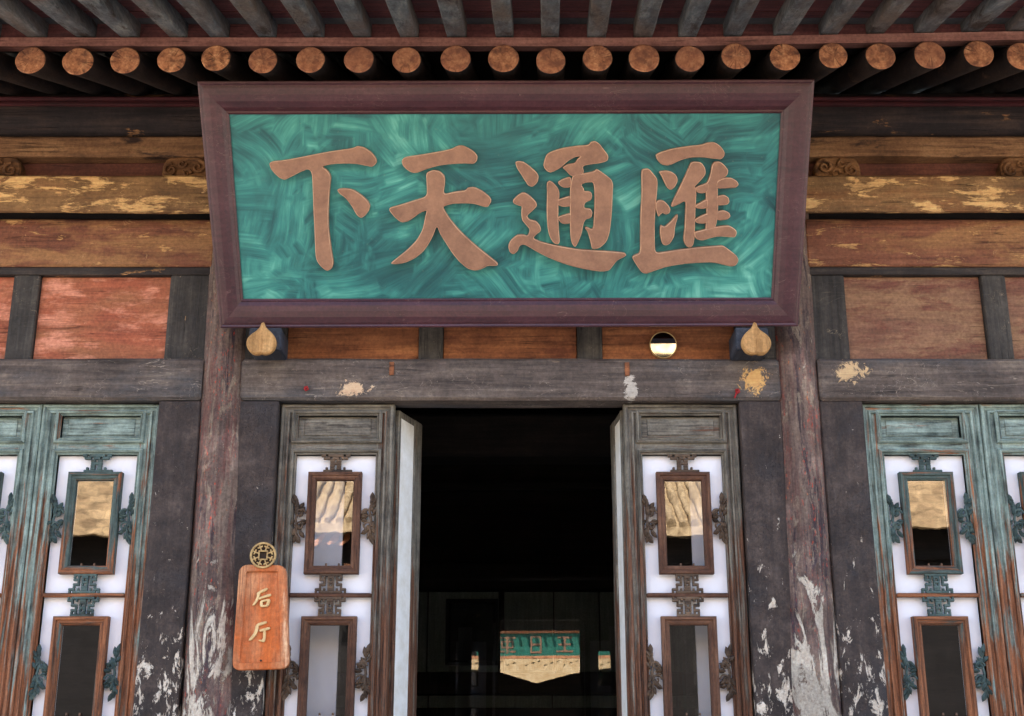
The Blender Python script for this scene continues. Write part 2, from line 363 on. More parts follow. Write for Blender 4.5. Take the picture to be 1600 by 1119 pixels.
# side-bay leaves: blue-green paint worn down to orange wood lower on the stiles
def worn_leaf(name, paint_d, paint_l, woodc, wood_d, bias, ax=2):
    k = NB(name + ('_rail' if ax == 0 else ''))
    def A(w_, l_): return (l_, w_, w_) if ax == 0 else (w_, w_, l_)
    g = k.noise(k.map(A(60, 2.6)), 1, 8, .7, .4)
    col = k.ramp(k.math('ADD', k.math('MULTIPLY', g, .6), k.math('MULTIPLY', k.noise(k.pos, 9, 6, .7), .4)), [(.36, paint_d), (.5, tuple((a+b)/2 for a, b in zip(paint_d, paint_l))), (.64, paint_l)])
    wd = k.ramp(k.noise(k.map(A(70, 3), loc=(2, 2, 2)), 1, 8, .7, .3), [(.36, wood_d), (.6, woodc)])
    pz = k.sep(k.pos)[2]
    low = k.ramp(k.math('MULTIPLY', pz, .2), [(.40, .20), (.50, .12), (.58, .03), (.64, .0)])
    n = k.noise(k.map(A(26, 2.0), loc=(5, 5, 8)), 1, 9, .68, .4)
    m = k.step(k.math('ADD', k.math('ADD', n, low), bias), .56, .64)
    col = k.mix(m, col, wd)
    dk = k.step(k.noise(k.map(A(40, 5), loc=(9, 1, 1)), 1, 8, .7), .54, .66)
    col = k.mix(k.math('MULTIPLY', dk, .75), col, lin(40, 34, 32))
    fn = k.noise(k.pos, 90, 5, .7)
    col = k.mix(.4, col, k.ramp(fn, [(.3, .25), (.7, .78)]), 'OVERLAY')
    return k.finish(col, .7, k.math('ADD', g, k.math('MULTIPLY', fn, .5)), .5, .01, .25)
for ax, sf in ((2, ''), (0, '_h')):
    M['leaf_green'+sf] = worn_leaf('verdigris_leaf_paint', lin(60,72,69), lin(166,184,174), lin(168,110,76), lin(76,50,38), -.02, ax)
    M['leaf_brown'+sf] = worn_leaf('grey_brown_leaf_wood', lin(54,50,47), lin(146,138,124), lin(122,82,60), lin(58,42,35), -.02, ax)
    M['frame_green'+sf] = worn_leaf('pane_frame_paint', lin(40,48,47), lin(96,112,106), lin(158,100,66), lin(72,46,34), .0, ax)
    M['frame_brown'+sf] = wood('pane_frame_brown', lin(48,31,24), lin(90,61,47), lin(128,92,70), ax, lin(56,40,33), (.56,.66), 8, bump=.3)
# cut rafter ends
k = NB('cut_rafter_end')
oi = k.n('ShaderNodeObjectInfo'); tc = k.n('ShaderNodeTexCoord')
v = k.n('ShaderNodeVectorMath'); v.operation = 'ADD'; k.put(v.inputs[0], tc.outputs['Object'])
k.put(v.inputs[1], k.comb(k.math('MULTIPLY', oi.outputs['Random'], 40), 0., k.math('MULTIPLY', oi.outputs['Random'], 17)))
ox, oy, oz = k.sep(tc.outputs['Object'])
rr = k.math('SQRT', k.math('ADD', k.math('MULTIPLY', ox, ox), k.math('MULTIPLY', oz, oz)))
rings = k.math('SINE', k.math('MULTIPLY_ADD', k.noise(v.outputs[0], 12, 3), 9., k.math('MULTIPLY', rr, 420)))
ang = k.math('ARCTAN2', oz, ox)
ck = k.noise(k.comb(k.math('MULTIPLY', ang, 2.2), k.math('MULTIPLY', oi.outputs['Random'], 30), k.math('MULTIPLY', rr, 3)), 1, 3, .5)
ckm = k.ramp(k.math('ABSOLUTE', k.math('SUBTRACT', ck, .5)), [(0., 1.), (.022, 0.)])
col = k.ramp(k.noise(v.outputs[0], 26, 8, .7), [(.32, lin(112,68,48)), (.5, lin(186,126,88)), (.68, lin(228,172,124))])
col = k.mix(k.math('MULTIPLY', k.step(k.noise(v.outputs[0], 15, 7, .7), .47, .62), .9), col, lin(84, 56, 46))
col = k.mix(k.math('MULTIPLY', k.math('MULTIPLY_ADD', rings, .5, .5), .2), col, lin(110, 64, 42))
col = k.mix(k.math('MULTIPLY', ckm, k.step(k.noise(v.outputs[0], 9, 2), .45, .55)), col, lin(40, 24, 20))
col = k.mix(k.math('MULTIPLY', oi.outputs['Random'], .6), col, lin(140, 92, 74))
M['rafter_end'] = k.finish(col, .8, k.math('SUBTRACT', k.noise(v.outputs[0], 60, 6, .7), ckm), .4, .006, .2)

# brushed green plaque ground
k = NB('brushed_green_paint')
warp = k.n('ShaderNodeVectorMath'); warp.operation = 'MULTIPLY_ADD'
k.put(warp.inputs[0], k.noise(k.pos, 2.4, 3, .5, color=True)); warp.inputs[1].default_value = (.16, .16, .16); k.put(warp.inputs[2], k.pos)
tcg = k.n('ShaderNodeTexCoord').outputs['Object']
k.put(warp.inputs[0], k.noise(tcg, 1.9, 1, .5, color=True)); k.put(warp.inputs[2], tcg); warp.inputs[1].default_value = (.30, .30, .30)
wx, wy, wz = k.sep(warp.outputs[0])
def strokes(ang, L, Wd, seed):
    ca, sa = cos(ang), sin(ang)
    uu = k.math('ADD', k.math('MULTIPLY', wx, ca), k.math('MULTIPLY', wz, sa))
    vv = k.math('SUBTRACT', k.math('MULTIPLY', wz, ca), k.math('MULTIPLY', wx, sa))
    a_ = k.noise(k.comb(k.math('MULTIPLY', uu, L), k.math('MULTIPLY', vv, Wd), seed), 1, 4, .62, .25)
    b_ = k.noise(k.comb(k.math('MULTIPLY', uu, L*1.7), k.math('MULTIPLY', vv, Wd*3.6), seed+4.), 1, 3, .6, .15)
    return k.math('ADD', k.math('MULTIPLY', a_, .66), k.math('MULTIPLY', b_, .34))
s_ = strokes(.06, 1.5, 13, 1.)
for ang, seed, t in ((1.5, 3., .48), (.75, 6., .54), (2.3, 9., .55), (.2, 14., .56)):
    mk = k.step(k.noise(k.map((1, 1, 1), tcg, (seed*2, 1, seed)), 2.7, 3, .6, .4), t, t+.05)
    s_ = k.n_mix(mk, s_, strokes(ang, 2.0, 12, seed))
s_ = k.math('ADD', s_, k.math('MULTIPLY', k.math('SUBTRACT', k.noise(k.map((1.5, 1.5, 1.9), tcg), 1, 3, .55), .5), .62))
col = k.ramp(s_, [(.28, lin(24,68,72)), (.42, lin(38,98,98)), (.52, lin(52,126,120)), (.60, lin(72,150,138)), (.74, lin(122,196,178))])
fn = k.noise(k.pos, 50, 8, .75)
col = k.mix(k.math('MULTIPLY', k.step(fn, .6, .72), .35), col, lin(128, 140, 122))
col = k.mix(k.math('MULTIPLY', k.step(k.noise(k.pos, 3.4, 6, .65), .55, .7), .5), col, lin(40, 92, 92))
M['plaque_green'] = k.finish(col, k.math('MULTIPLY_ADD', s_, .3, .32), s_, .35, .01, .35)

def plain(name, c, rough=.6, var=.25, scale=9, spec=.3, metal=0, c2=None, bump=.15):
    k = NB(name); n = k.noise(k.pos, scale, 8, .68); f = k.noise(k.pos, scale*7, 5, .7)
    c2 = c2 or tuple(x*(1-var*1.6) for x in c[:3]) + (1,)
    col = k.mix(k.step(n, .35, .68), c, c2)
    col = k.mix(.25, col, k.ramp(f, [(.3, .3), (.7, .74)]), 'OVERLAY')
    return k.finish(col, k.math('MULTIPLY_ADD', n, .25, rough-.12), f, bump, .004, spec, metal)
M['lacquer'] = wood('maroon_lacquer', lin(48,24,29), lin(66,34,40), lin(80,46,51), 0, lin(96,70,66), (.68,.76), 5, bump=.10, rough=.40, spec=.5, fine=14, cracks=False, scratch=lin(120,92,86))
M['glyph'] = plain('bronze_brown_glyph', lin(158,118,94), .6, .2, 9, c2=lin(130,96,78))
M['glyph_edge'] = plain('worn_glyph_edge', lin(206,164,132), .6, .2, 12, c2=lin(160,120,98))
M['gilt'] = plain('pale_gilt', lin(232,200,146), .5, .2, 20, c2=lin(200,162,108))
M['brass'] = plain('aged_brass', lin(206,172,116), .45, .3, 30, c2=lin(140,110,72))
M['paper'] = plain('white_board', lin(244,243,247), .65, .05, 3, c2=lin(234,232,238), bump=.04)
M['whitewash'] = plain('whitewashed_edge', lin(246,243,240), .7, .1, 12, c2=lin(226,220,210))
M['red_thread'] = plain('red_cord', lin(170,38,40), .7)
M['peg'] = plain('small_peg', lin(112,84,66), .6)
M['iron'] = plain('dark_iron', lin(40,38,40), .5)
M['stone'] = plain('grey_stone', lin(150,142,132), .85, .3, 2.5, bump=.4)

def glass(name, refl, tint=(1, 1, 1, 1), wav=.05):
    k = NB(name); k.t.nodes.remove(k.b)
    tr = k.n('ShaderNodeBsdfTransparent'); tr.inputs[0].default_value = tint
    gl = k.n('ShaderNodeBsdfGlossy'); gl.inputs['Roughness'].default_value = 0.0
    gl.inputs[0].default_value = (1, 1, 1, 1)
    bm_ = k.n('ShaderNodeBump'); bm_.inputs['Strength'].default_value = wav; bm_.inputs['Distance'].default_value = .004
    k.put(bm_.inputs['Height'], k.noise(k.pos, 7, 2, .5)); k.put(gl.inputs['Normal'], bm_.outputs[0])
    lw = k.n('ShaderNodeLayerWeight'); lw.inputs[0].default_value = .5
    fac = k.math('ADD', k.math('MULTIPLY', k.math('POWER', lw.outputs['Facing'], 4.), 1. - refl), refl, clamp=True)
    mx = k.n('ShaderNodeMixShader'); k.put(mx.inputs[0], fac); k.put(mx.inputs[1], tr.outputs[0]); k.put(mx.inputs[2], gl.outputs[0])
    k.t.links.new(mx.outputs[0], k.out.inputs[0]); return k.mat
M['glass'] = glass('old_pane_glass', .16)
M['glass_back'] = glass('cabinet_glass', .10, wav=.006)
k = NB('silver_mirror'); M['mirror'] = k.finish((.75, .75, .7, 1), .03, k.noise(k.pos, 5, 2), .05, .004, .5, 1.0)

# ground paving and far masonry
k = NB('courtyard_paving')
br = k.n('ShaderNodeTexBrick'); k.put(br.inputs['Vector'], k.pos); br.inputs['Scale'].default_value = 2.2
br.inputs['Color1'].default_value = lin(168,156,140); br.inputs['Color2'].default_value = lin(146,136,124); br.inputs['Mortar'].default_value = lin(104,96,88)
br.inputs['Mortar Size'].default_value = .012
M['paving'] = k.finish(k.mix(.4, br.outputs[0], k.ramp(k.noise(k.pos, 1.3, 8, .7), [(.3, .3), (.7, .72)]), 'OVERLAY'), .85, br.outputs[1], -.3, .01)
k = NB('old_brick'); br = k.n('ShaderNodeTexBrick')
k.put(br.inputs['Vector'], k.comb(k.sep(k.pos)[0], k.sep(k.pos)[2], 0.)); br.inputs['Scale'].default_value = 2.0
br.inputs['Color1'].default_value = lin(190,160,122); br.inputs['Color2'].default_value = lin(158,130,98); br.inputs['Mortar'].default_value = lin(164,138,104)
M['brick'] = k.finish(k.mix(.9, br.outputs[0], k.ramp(k.noise(k.map((3, 3, 7)), 1, 8, .72), [(.34, .18), (.66, .78)]), 'OVERLAY'), .9)
M['tile'] = plain('dusty_roof_tile', lin(196,170,132), .9, .4, 9, c2=lin(120,98,72), bump=.6)
M['tile_dark'] = plain('grey_roof_tile', lin(96,94,94), .9, .3, 5)
M['cream'] = plain('cream_carved_board', lin(232,206,164), .8, .2, 9, c2=lin(200,166,120))
M['far_green'] = plain('far_green_board', lin(40,120,104), .6, .3, 6)
M['far_dark'] = plain('far_dark_timber', lin(26,21,20), .8, .3, 4)
M['far_end'] = plain('far_rafter_end', lin(214,150,110), .8, .3, 9)

# ================================================================== SETTING
m = MB(); m.add([(-90,-90,0),(90,-90,0),(90,90,0),(-90,90,0)], [(0,1,2,3)]); tag(m.build('ground', M['paving']), kind='structure')
FLOOR = .42
m = MB(); m.bevbox(-5.2, 5.2, -1.5, 6.2, .004, FLOOR, .02); tag(m.build('hall_terrace', M['stone']), kind='structure')

# ================================================================== MAIN HALL
hall = empty('main_hall', (0, 0, FLOOR))
tag(hall, 'old timber hall front with worn columns, lattice leaves and an open dark doorway', 'building')
HP = Vector((0, 0, -FLOOR))          # parts are modelled in world metres, so each gets this offset
def part(mb, name, mats, parent=None): return mb.build(name, mats, parent or hall, HP if parent is None else (0, 0, 0))

# --- columns
def column(xt, xb, yt_px=560, yb_px=1119, rt=.127, rb=.142):
    zt, zb = UZ(yt_px, 0), UZ(yb_px, 0); sx = (xt - xb) / (zt - zb); sr = (rt - rb) / (zt - zb)
    pts = []; rd = []; z = FLOOR
    while z < 5.12:
        pts.append((xb + sx*(z-zb), .03, z)); rd.append(rb + sr*(z-zb) + .003*noise.noise(Vector((xb*3, 0, z*3)))); z += .12
    mb = MB(); n = 40
    vs = []; fs = []
    for p, r in zip(pts, rd):
        for q in range(n):
            a = 2*pi*q/n; rr = r + .0025*noise.noise(Vector((cos(a)*2+xb*5, sin(a)*2, p[2]*1.2))) + .0012*noise.noise(Vector((cos(a)*9+xb*5, sin(a)*9, p[2]*2)))
            vs.append((p[0]+rr*cos(a), p[1]+rr*sin(a), p[2]))
    for i in range(len(pts)-1):
        for q in range(n): fs.append((i*n+q, i*n+(q+1) % n, (i+1)*n+(q+1) % n, (i+1)*n+q))
    mb.add(vs, fs, 0, True); mb.add(vs[-n:], [tuple(range(n))])
    part(mb, 'column', M['column'])
COLX = []
for (l1, r1, l2, r2) in ((311, 387, 279, 369), (1209, 1283, 1230, 1323)):
    xt = UX((l1+r1)/2, 560, -.06); xb = UX((l2+r2)/2, 1119, -.06); COLX.append((xt, xb)); column(xt, xb)
for s in (-1, 1): column(s*4.55, s*4.57)
XL, XR = COLX[0][0], COLX[1][0]

# --- lintel (below the panels), boards beside the columns
Z560, Z625 = UZ(560, -.07), UZ(625, -.07)
def beam(name, x0, x1, yf, yb, z0, z1, mat, wob=.004, b=.008, segs=None):
    mb = MB(); mb.bevbox(x0, x1, yf, yb, z0, z1, b, segs or max(2, int((x1-x0)/.12)), 0, wob); return part(mb, name, mat)
cl = lambda x: x + .10
beam('lintel_beam', XL+.10, XR-.10, -.075, .10, Z625, Z560, M['lintel'], b=.014)
beam('lintel_beam', -4.46, XL-.10, -.075, .10, Z625, Z560, M['lintel'], b=.014)
beam('lintel_beam', XR+.10, 4.46, -.075, .10, Z625, Z560, M['lintel'], b=.014)
def vboard(x0, x1, yf, yb, z0, z1, mat, name='frame_board', wob=.003):
    mb = MB(); mb.bevbox(x0, x1, yf, yb, z0, z1, .006, max(2, int((z1-z0)/.12)), 2, wob); return part(mb, name, mat)
LEAFC = (-.900, .870); LWC = .587; LWS = .61
LX0 = LEAFC[0]-LWC/2; RX1 = LEAFC[1]+LWC/2
SLX = UX(253, 625, 0); SRX = UX(1343, 625, 0)      # inner edges of the side-bay leaves
vboard(XL+.10, LX0-.003, -.060, .06, FLOOR, Z625-.002, M['flake'])
vboard(RX1+.003, XR-.10, -.060, .06, FLOOR, Z625-.002, M['flake'])
vboard(SLX+.003, XL-.10, -.060, .06, FLOOR, Z625-.002, M['flake'])
vboard(XR+.10, SRX-.003, -.060, .06, FLOOR, Z625-.002, M['flake'])
NS = 3
ELX, ERX = SLX - NS*LWS - .008, SRX + NS*LWS + .008
vboard(-4.46, ELX, -.060, .06, FLOOR, Z625-.002, M['flake']); vboard(ERX, 4.46, -.060, .06, FLOOR, Z625-.002, M['flake'])

# --- panel row
Z430, Z418 = UZ(430, -.04), UZ(417, -.05)
def panelrow(x0, x1, struts, mat):
    # struts: list of (xa, xb); panels fill between
    beam('panel_rail', x0, x1, -.048, .05, Z430, Z418, M['toprail'], .002, .004)
    for a, b in struts: vboard(a, b, -.042, .05, Z560+.001, Z430-.001, M['strut'], 'panel_strut', .0015)
    edges = sorted(struts)
    for (a, b), (c, d) in zip(edges[:-1], edges[1:]):
        if c - b < .05: continue
        mb = MB(); mb.bevbox(b+.002, c-.002, -.012, .03, Z560+.001, Z430-.001, .003, 6, 0, .002); part(mb, 'panel', mat)
yS = -.04
def sx(px, py=490): return UX(px, py, yS)
Lst = [(sx(262), XL-.09), (sx(15), sx(56))]; wdt = Lst[0][0]-Lst[1][1]
Lst += [(Lst[1][0]-wdt-.13, Lst[1][0]-wdt), (-4.46, -4.30)]
panelrow(-4.46, XL-.09, Lst, M['panel_red'])
Rst = [(XR+.09, sx(1323)), (sx(1539), sx(1577))]; wdt = Rst[1][0]-Rst[0][1]
Rst += [(Rst[1][1]+wdt, Rst[1][1]+wdt+.13), (4.30, 4.46)]
panelrow(XR+.09, 4.46, Rst, M['panel_brown'])
yS = -.04
Cst = [(XL+.10, UX(447, 540, yS)), (UX(654, 540, yS), UX(692, 540, yS)), (UX(902, 540, yS), UX(941, 540, yS)), (UX(1150, 540, yS), XR-.10)]
panelrow(XL+.10, XR-.10, Cst, M['panel_mid'])

# --- upper beams (bottom to top): brown-red beam, ochre beam standing proud, recessed red board with carved blocks, top beam, purlin
Z343 = UZ(343, -.06); Zb0 = Z418 + .001
for a, b in ((-4.46, XL-.09), (XL+.09, XR-.09), (XR+.09, 4.46)):
    beam('painted_beam', a, b, -.062, .10, Zb0, UZ(342, -.06), M['beam_mid'], .004, .01)
ZA0, ZA1 = UZ(329, -.19), UZ(273, -.19)
ZA0 = max(ZA0, UZ(331, -.06) + .001) if False else ZA0
beam('ochre_beam', -4.75, XL-.02, -.19, -.14, ZA0, ZA1, M['beam_tan'], .005, .014)
beam('ochre_beam', XL-.018, XR+.018, -.19, -.14, ZA0, ZA1, M['beam_tan'], .005, .014)
beam('ochre_beam', XR+.02, 4.75, -.19, -.14, ZA0, ZA1, M['beam_tan'], .005, .014)
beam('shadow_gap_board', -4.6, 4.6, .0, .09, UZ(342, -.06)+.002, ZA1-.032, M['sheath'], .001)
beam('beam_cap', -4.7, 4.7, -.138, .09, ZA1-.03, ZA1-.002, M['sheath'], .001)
ZC0, ZC1 = UZ(243, -.115), UZ(212, -.115)
beam('recessed_board', -4.7, 4.7, -.03, .05, ZA1+.001, ZC0-.001, M['redboard'], .002)
beam('upper_beam', -4.75, 4.75, -.115, .10, ZC0, ZC1, M['beam_top'], .005, .012)
# purlin: a long round log with a flat strip of red boards above it
def log(name, y, z, r, x0, x1, mat):
    mb = MB(); N = 60
    mb.tube([(x0+(x1-x0)*i/N, y+.006*noise.noise(Vector((i*.3, 1, z))), z+.006*noise.noise(Vector((i*.3, 5, z)))) for i in range(N+1)],
            [r*(1+.03*noise.noise(Vector((i*.2, 9, z)))) for i in range(N+1)], 20); part(mb, name, mat)
ZP = ZC1 + .15
log('eave_purlin', .01, ZP-.004, .158, -4.9, 4.9, M['purlin'])

# --- carved blocks between the ochre beam and the upper beam
def spiral(mb, cx, cz, r, turns, a0, y, rad, sgn=1, n=22):
    pts = []; rd = []
    for i in range(n):
        t = i/(n-1); a = a0 + sgn*turns*2*pi*t; q = r*(1-.86*t)
        pts.append((cx+q*cos(a), y, cz+q*sin(a))); rd.append(rad*(1-.35*t))
    mb.tube(pts, rd, 6)
def leaf3(mb, cx, cz, L, W, a, y, th):
    ca, sa = cos(a), sin(a)
    P = lambda u, v, yy: (cx+u*ca-v*sa, yy, cz+u*sa+v*ca)
    V = [P(0,0,y)]; st = [(.25,.8),(.55,1.),(.8,.62),]
    ring = [(-.0,0)] ; left = [(t*L, wv*W/2) for t, wv in st]; right = [(t*L, -wv*W/2) for t, wv in st]
    outl = [(0, 0)] + left + [(L, 0)] + right[::-1]
    b = [P(u, v, y+th*.4) for u, v in outl]; ridge = [P(.3*L, 0, y-th), P(.7*L, 0, y-th*.8)]
    V = b + ridge; n = len(b); r0, r1 = n, n+1
    Fc = [(0,1,r0),(1,2,r0),(2,r1,r0),(2,3,r1),(3,4,r1),(4,5,r1),(5,6,r1),(6,r0,r1),(6,7,r0),(7,0,r0), tuple(range(n))[::-1]]
    mb.add(V, Fc)
zc0, zc1 = ZA1+.001, ZC0-.002; hh = zc1-zc0; zm = (zc0+zc1)/2
def carved_block(flip):
    mb = MB(); s = -1 if flip else 1; W2 = .125
    o = [(-W2*.75, -hh/2), (W2*.75, -hh/2), (W2*.98, -hh*.30), (W2, hh*.1), (W2*.8, hh*.46), (W2*.3, hh*.5), (-W2*.3, hh*.5), (-W2*.8, hh*.46), (-W2, hh*.1), (-W2*.98, -hh*.30)]
    mb.poly(chaikin(o, 1), -.105, -.028, .008)
    r = hh*.24
    for q in (-1, 1):
        spiral(mb, q*W2*.58, -hh*.06*q*s, r*1.15, 1.3, pi/2, -.112, .010, q*s)
        spiral(mb, q*W2*.12, hh*.2*q*s, r*.7, 1.1, 0, -.112, .008, -q*s)
    leaf3(mb, -W2*.2, -hh*.34, .11, .035, .25*s, -.108, .018); leaf3(mb, W2*.15, -hh*.3, .1, .03, pi-.4*s, -.108, .016)
    leaf3(mb, -W2*.1, 0, .08, .03, 1.1*s, -.106, .018)
    return mb
cb = [carved_block(f).mesh('carved_block', M['carve']) for f in (0, 1)]
blocks = [UX(px, 258, -.1) for px in (-2, 290, 1308, 1598)] + [-3.55, 3.55]
blocks += [-.75, .0, .75]
for i, x in enumerate(blocks): obj('carved_block', cb[i % 2], hall, Vector((x, 0, zm)) + HP)

# --- round rafters, fascia, flying rafters, boards
RE = -.95; RS = tan(R(22.5)); SK = .03
rx = [48,122,196,268,337,411,485,561,635,711,787,861,933,1006,1078,1150,1227,1302,1376,1453,1529,1597]
ry = [94,95,95,94,91,95,93,93,93,93,91,95,92,91,92,89,90,87,88,86,84,88]
pts = [U(a, b, RE) for a, b in zip(rx, ry)]
dxs = .228
for i in range(1, 8): pts.insert(0, (pts[0][0]-dxs, pts[0][1]+random.uniform(-.006, .006)))
for i in range(1, 8): pts.append((pts[-1][0]+dxs, pts[-1][1]+random.uniform(-.004, .008)))
for (x, z) in pts:
    r = random.uniform(.069, .0755); mb = MB(); N = 12; n = 28
    sdv = random.random()*90; rings = []
    for i in range(N+1):
        t = i/N*2.6; cx_, cy_, cz_ = SK*t + .006*noise.noise(Vector((t, sdv, 0))), t, RS*t + .006*noise.noise(Vector((t, sdv, 9)))
        rings.append([(cx_ + rr*cos(a), cy_ , cz_ + rr*sin(a)) for a, rr in [(2*pi*q/n, r*(1+.03*noise.noise(Vector((cos(2*pi*q/n)*1.3, sin(2*pi*q/n)*1.3, sdv))))*(1-.004*(i == 0))*(1+.02*noise.noise(Vector((q, i*.4, sdv))))) for q in range(n)]])
    mb.add([q for rg in rings for q in rg], [(i*n+q, i*n+(q+1) % n, (i+1)*n+(q+1) % n, (i+1)*n+q) for i in range(N) for q in range(n)], 0, True)
    # slightly rounded sawn end
    c = (0, -.004, 0); inner = [(p[0]*.93, -.004, p[2]*.93) for p in rings[0]]
    mb.add(rings[0] + inner, [(q, (q+1) % n, n+(q+1) % n, n+q) for q in range(n)], 1); mb.add(inner, [tuple(range(n))], 1)
    o = mb.build('round_rafter', [M['rafter'], M['rafter_end']], hall, Vector((x, RE, z)) + HP)
def eave_z(px): # bottom edge of the fascia strip follows the slightly sagging eave
    return 72 if px < 1060 else 72 - (px-1060)/540*10
mb = MB(); FY = RE + .02; N = 48; V = []; Fc = []
for i in range(N+1):
    px = -900 + 3400*i/N; cpx = min(max(px, 0), 1600)
    z0 = UZ(eave_z(cpx), FY); x = UX(px, 65, FY); z1 = z0 + .047
    wv = .003*noise.noise(Vector((i*.7, 3, 1)))
    V += [(x, FY+wv, z0+wv), (x, FY+wv, z1), (x, FY+.10, z1+.03), (x, FY+.10, z0+.03)]
for i in range(N):
    for q in range(4): Fc.append((i*4+q, i*4+(q+1) % 4, (i+1)*4+(q+1) % 4, (i+1)*4+q))
mb.add(V, Fc); part(mb, 'eave_fascia', M['fascia'])
# sheathing over the round rafters
zr = sum(p[1] for p in pts)/len(pts)
mb = MB(); y0, y1 = FY+.11, RE+2.6
mb.add([(-4.95,y0,zr+.085+RS*(y0-RE)),(4.95,y0,zr+.085+RS*(y0-RE)),(4.95,y1,zr+.085+RS*(y1-RE)),(-4.95,y1,zr+.085+RS*(y1-RE)),
        (-4.95,y0,zr+.11+RS*(y0-RE)),(4.95,y0,zr+.11+RS*(y0-RE)),(4.95,y1,zr+.11+RS*(y1-RE)),(-4.95,y1,zr+.11+RS*(y1-RE))],
       [(0,1,2,3),(4,5,6,7),(0,1,5,4),(1,2,6,5),(2,3,7,6),(3,0,4,7)]); part(mb, 'roof_sheathing', M['sheath'])
# flying rafters
FS = tan(R(15.5)); FB = FY - .0; FL = .56
for i, (x, z) in enumerate(pts):
    mb = MB(); px_e = x; sw = .046*random.uniform(.93, 1.05)
    zb = UZ(eave_z(min(max(CX + x/6.2*F*1.0, 0), 1600))-15, FY) + .002
    N = 6; V = []; Fc = []; L0, L1 = -FL+random.uniform(-.01, .012), .7
    sdv = random.random()*50; tw = random.uniform(-.004, .004)
    for j in range(N+1):
        t = L0 + (L1-L0)*j/N; wv = .004*noise.noise(Vector((t*3, sdv, 2))); zc = FS*t + wv; xc = SK*t + .004*noise.noise(Vector((t*3, sdv, 7)))
        b = .007; h = .085
        for (u, q) in ((-sw, b), (-sw+b, 0), (sw-b, 0), (sw, b), (sw, h), (-sw, h)): V.append((xc+u+tw*q, t, zc+q))
    for j in range(N):
        for q in range(6): Fc.append((j*6+q, j*6+(q+1) % 6, (j+1)*6+(q+1) % 6, (j+1)*6+q))
    Fc += [tuple(range(6)), tuple(N*6+q for q in range(6))]
    mb.add(V, Fc); mb.build('flying_rafter', M['fly'], hall, Vector((x+random.uniform(-.008, .008), FB, zb)) + HP)
# boards over the flying rafters, in planks across the slope
zf = UZ(57, FY) + .088
for i, (a, b) in enumerate(((.12, -.13), (-.136, -.30), (-.306, -.46), (-.466, -.64))):
    mb = MB(); e = .004*(i % 2)
    V = []
    for t, dz in ((a, 0), (b, 0), (b, .022), (a, .022)):
        for x in (-4.95, 4.95): V.append((x, FB+t, zf+FS*t+dz+e))
    mb.add(V, [(0,1,3,2),(2,3,5,4),(4,5,7,6),(6,7,1,0),(0,2,4,6),(1,3,5,7)]); part(mb, 'eave_board', M['eaveboard'] if i < 2 else M['fly_board'])
mb = MB(); N = 24; V = []; Fc = []
for i in range(N+1):
    px = -900 + 3400*i/N; z0 = UZ(eave_z(min(max(px, 0), 1600)), FY) + .04; x = UX(px, 65, FY)
    V += [(x, FY+.035, z0), (x, FY+.035, z0+.125), (x, FY+.055, z0+.125), (x, FY+.055, z0)]
for i in range(N):
    for q in range(4): Fc.append((i*4+q, i*4+(q+1) % 4, (i+1)*4+(q+1) % 4, (i+1)*4+q))
mb.add(V, Fc); part(mb, 'closing_board', M['eaveboard'])
for a, b, y in ((150, 155, -.185), (158, 164, -.165)):
    beam('red_strip', -4.8, 4.8, y, -.1, UZ(b, y), UZ(a, y), M['redstrip'], .003, .006)
for px, py in ((612, 576), (980, 577)):
    x, z = U(px, py, -.08); mb = MB(); mb.bevbox(x-.012, x+.012, -.0825, -.06, z-.034, z+.036, .002, 2, 2, .001); part(mb, 'mortise_plug', M['panel_mid'])
# roof slabs: front slope, back slope, eave edge
RIDGE_Y, RIDGE_Z = 3.4, 8.0
ye = FB - FL - .08; zt = zf + FS*(-FL) + .05
mb = MB()
prof = [(ye, zt-.01), (ye, zt+.16), (.6, 6.25), (RIDGE_Y, RIDGE_Z), (8.2, zt+.16), (8.2, zt), (RIDGE_Y, RIDGE_Z-.3), (.6, 5.96), (-.82, zt+.12)]
V = [(-5.1, a, b) for a, b in prof] + [(5.1, a, b) for a, b in prof]; n = len(prof)
Fc = [(i, (i+1) % n, n+(i+1) % n, n+i) for i in range(n)]
mb.add(V, Fc)
tl = tessellate_polygon([[Vector((a, b, 0)) for a, b in prof]])
mb.add(V[:n], [tuple(t) for t in tl]); mb.add(V[n:], [tuple(t) for t in tl])
part(mb, 'tiled_roof', M['tile_dark'])
# eave drip tiles along the roof edge, one per gap
mb0 = MB(); mb0.tube([(0, 0, 0), (0, .3, .12)], .062, 12); dt = mb0.mesh('eave_tile', M['tile_dark'])
for i in range(46): obj('eave_tile', dt, hall, Vector((-5.0+.222*i, ye-.03, zt+.17)) + HP)

# --- interior: room shell, beam, back panelling
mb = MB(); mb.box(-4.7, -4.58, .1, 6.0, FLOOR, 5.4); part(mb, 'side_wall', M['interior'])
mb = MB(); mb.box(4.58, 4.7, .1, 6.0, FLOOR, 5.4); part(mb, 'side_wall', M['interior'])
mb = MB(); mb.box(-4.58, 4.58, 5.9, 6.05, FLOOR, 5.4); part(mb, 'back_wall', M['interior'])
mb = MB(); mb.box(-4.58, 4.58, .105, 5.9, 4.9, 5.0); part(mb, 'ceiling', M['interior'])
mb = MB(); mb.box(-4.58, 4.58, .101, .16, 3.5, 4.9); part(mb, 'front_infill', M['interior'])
zb_ = UZ(712, 2.2); mb = MB(); mb.bevbox(-4.55, 4.55, 2.2, 2.5, zb_, zb_+.3, .02, 4); part(mb, 'ceiling_beam', M['interior'])
BY = 5.75
def back(px0, px1, py0, py1, yf, name, mat, th=.03):
    x0, z1 = U(px0, py0, yf); x1, _ = U(px1, py0, yf); z0 = UZ(py1, yf)
    mb = MB(); mb.bevbox(x0, x1, yf, yf+th, z0, z1, .004); return part(mb, name, mat)
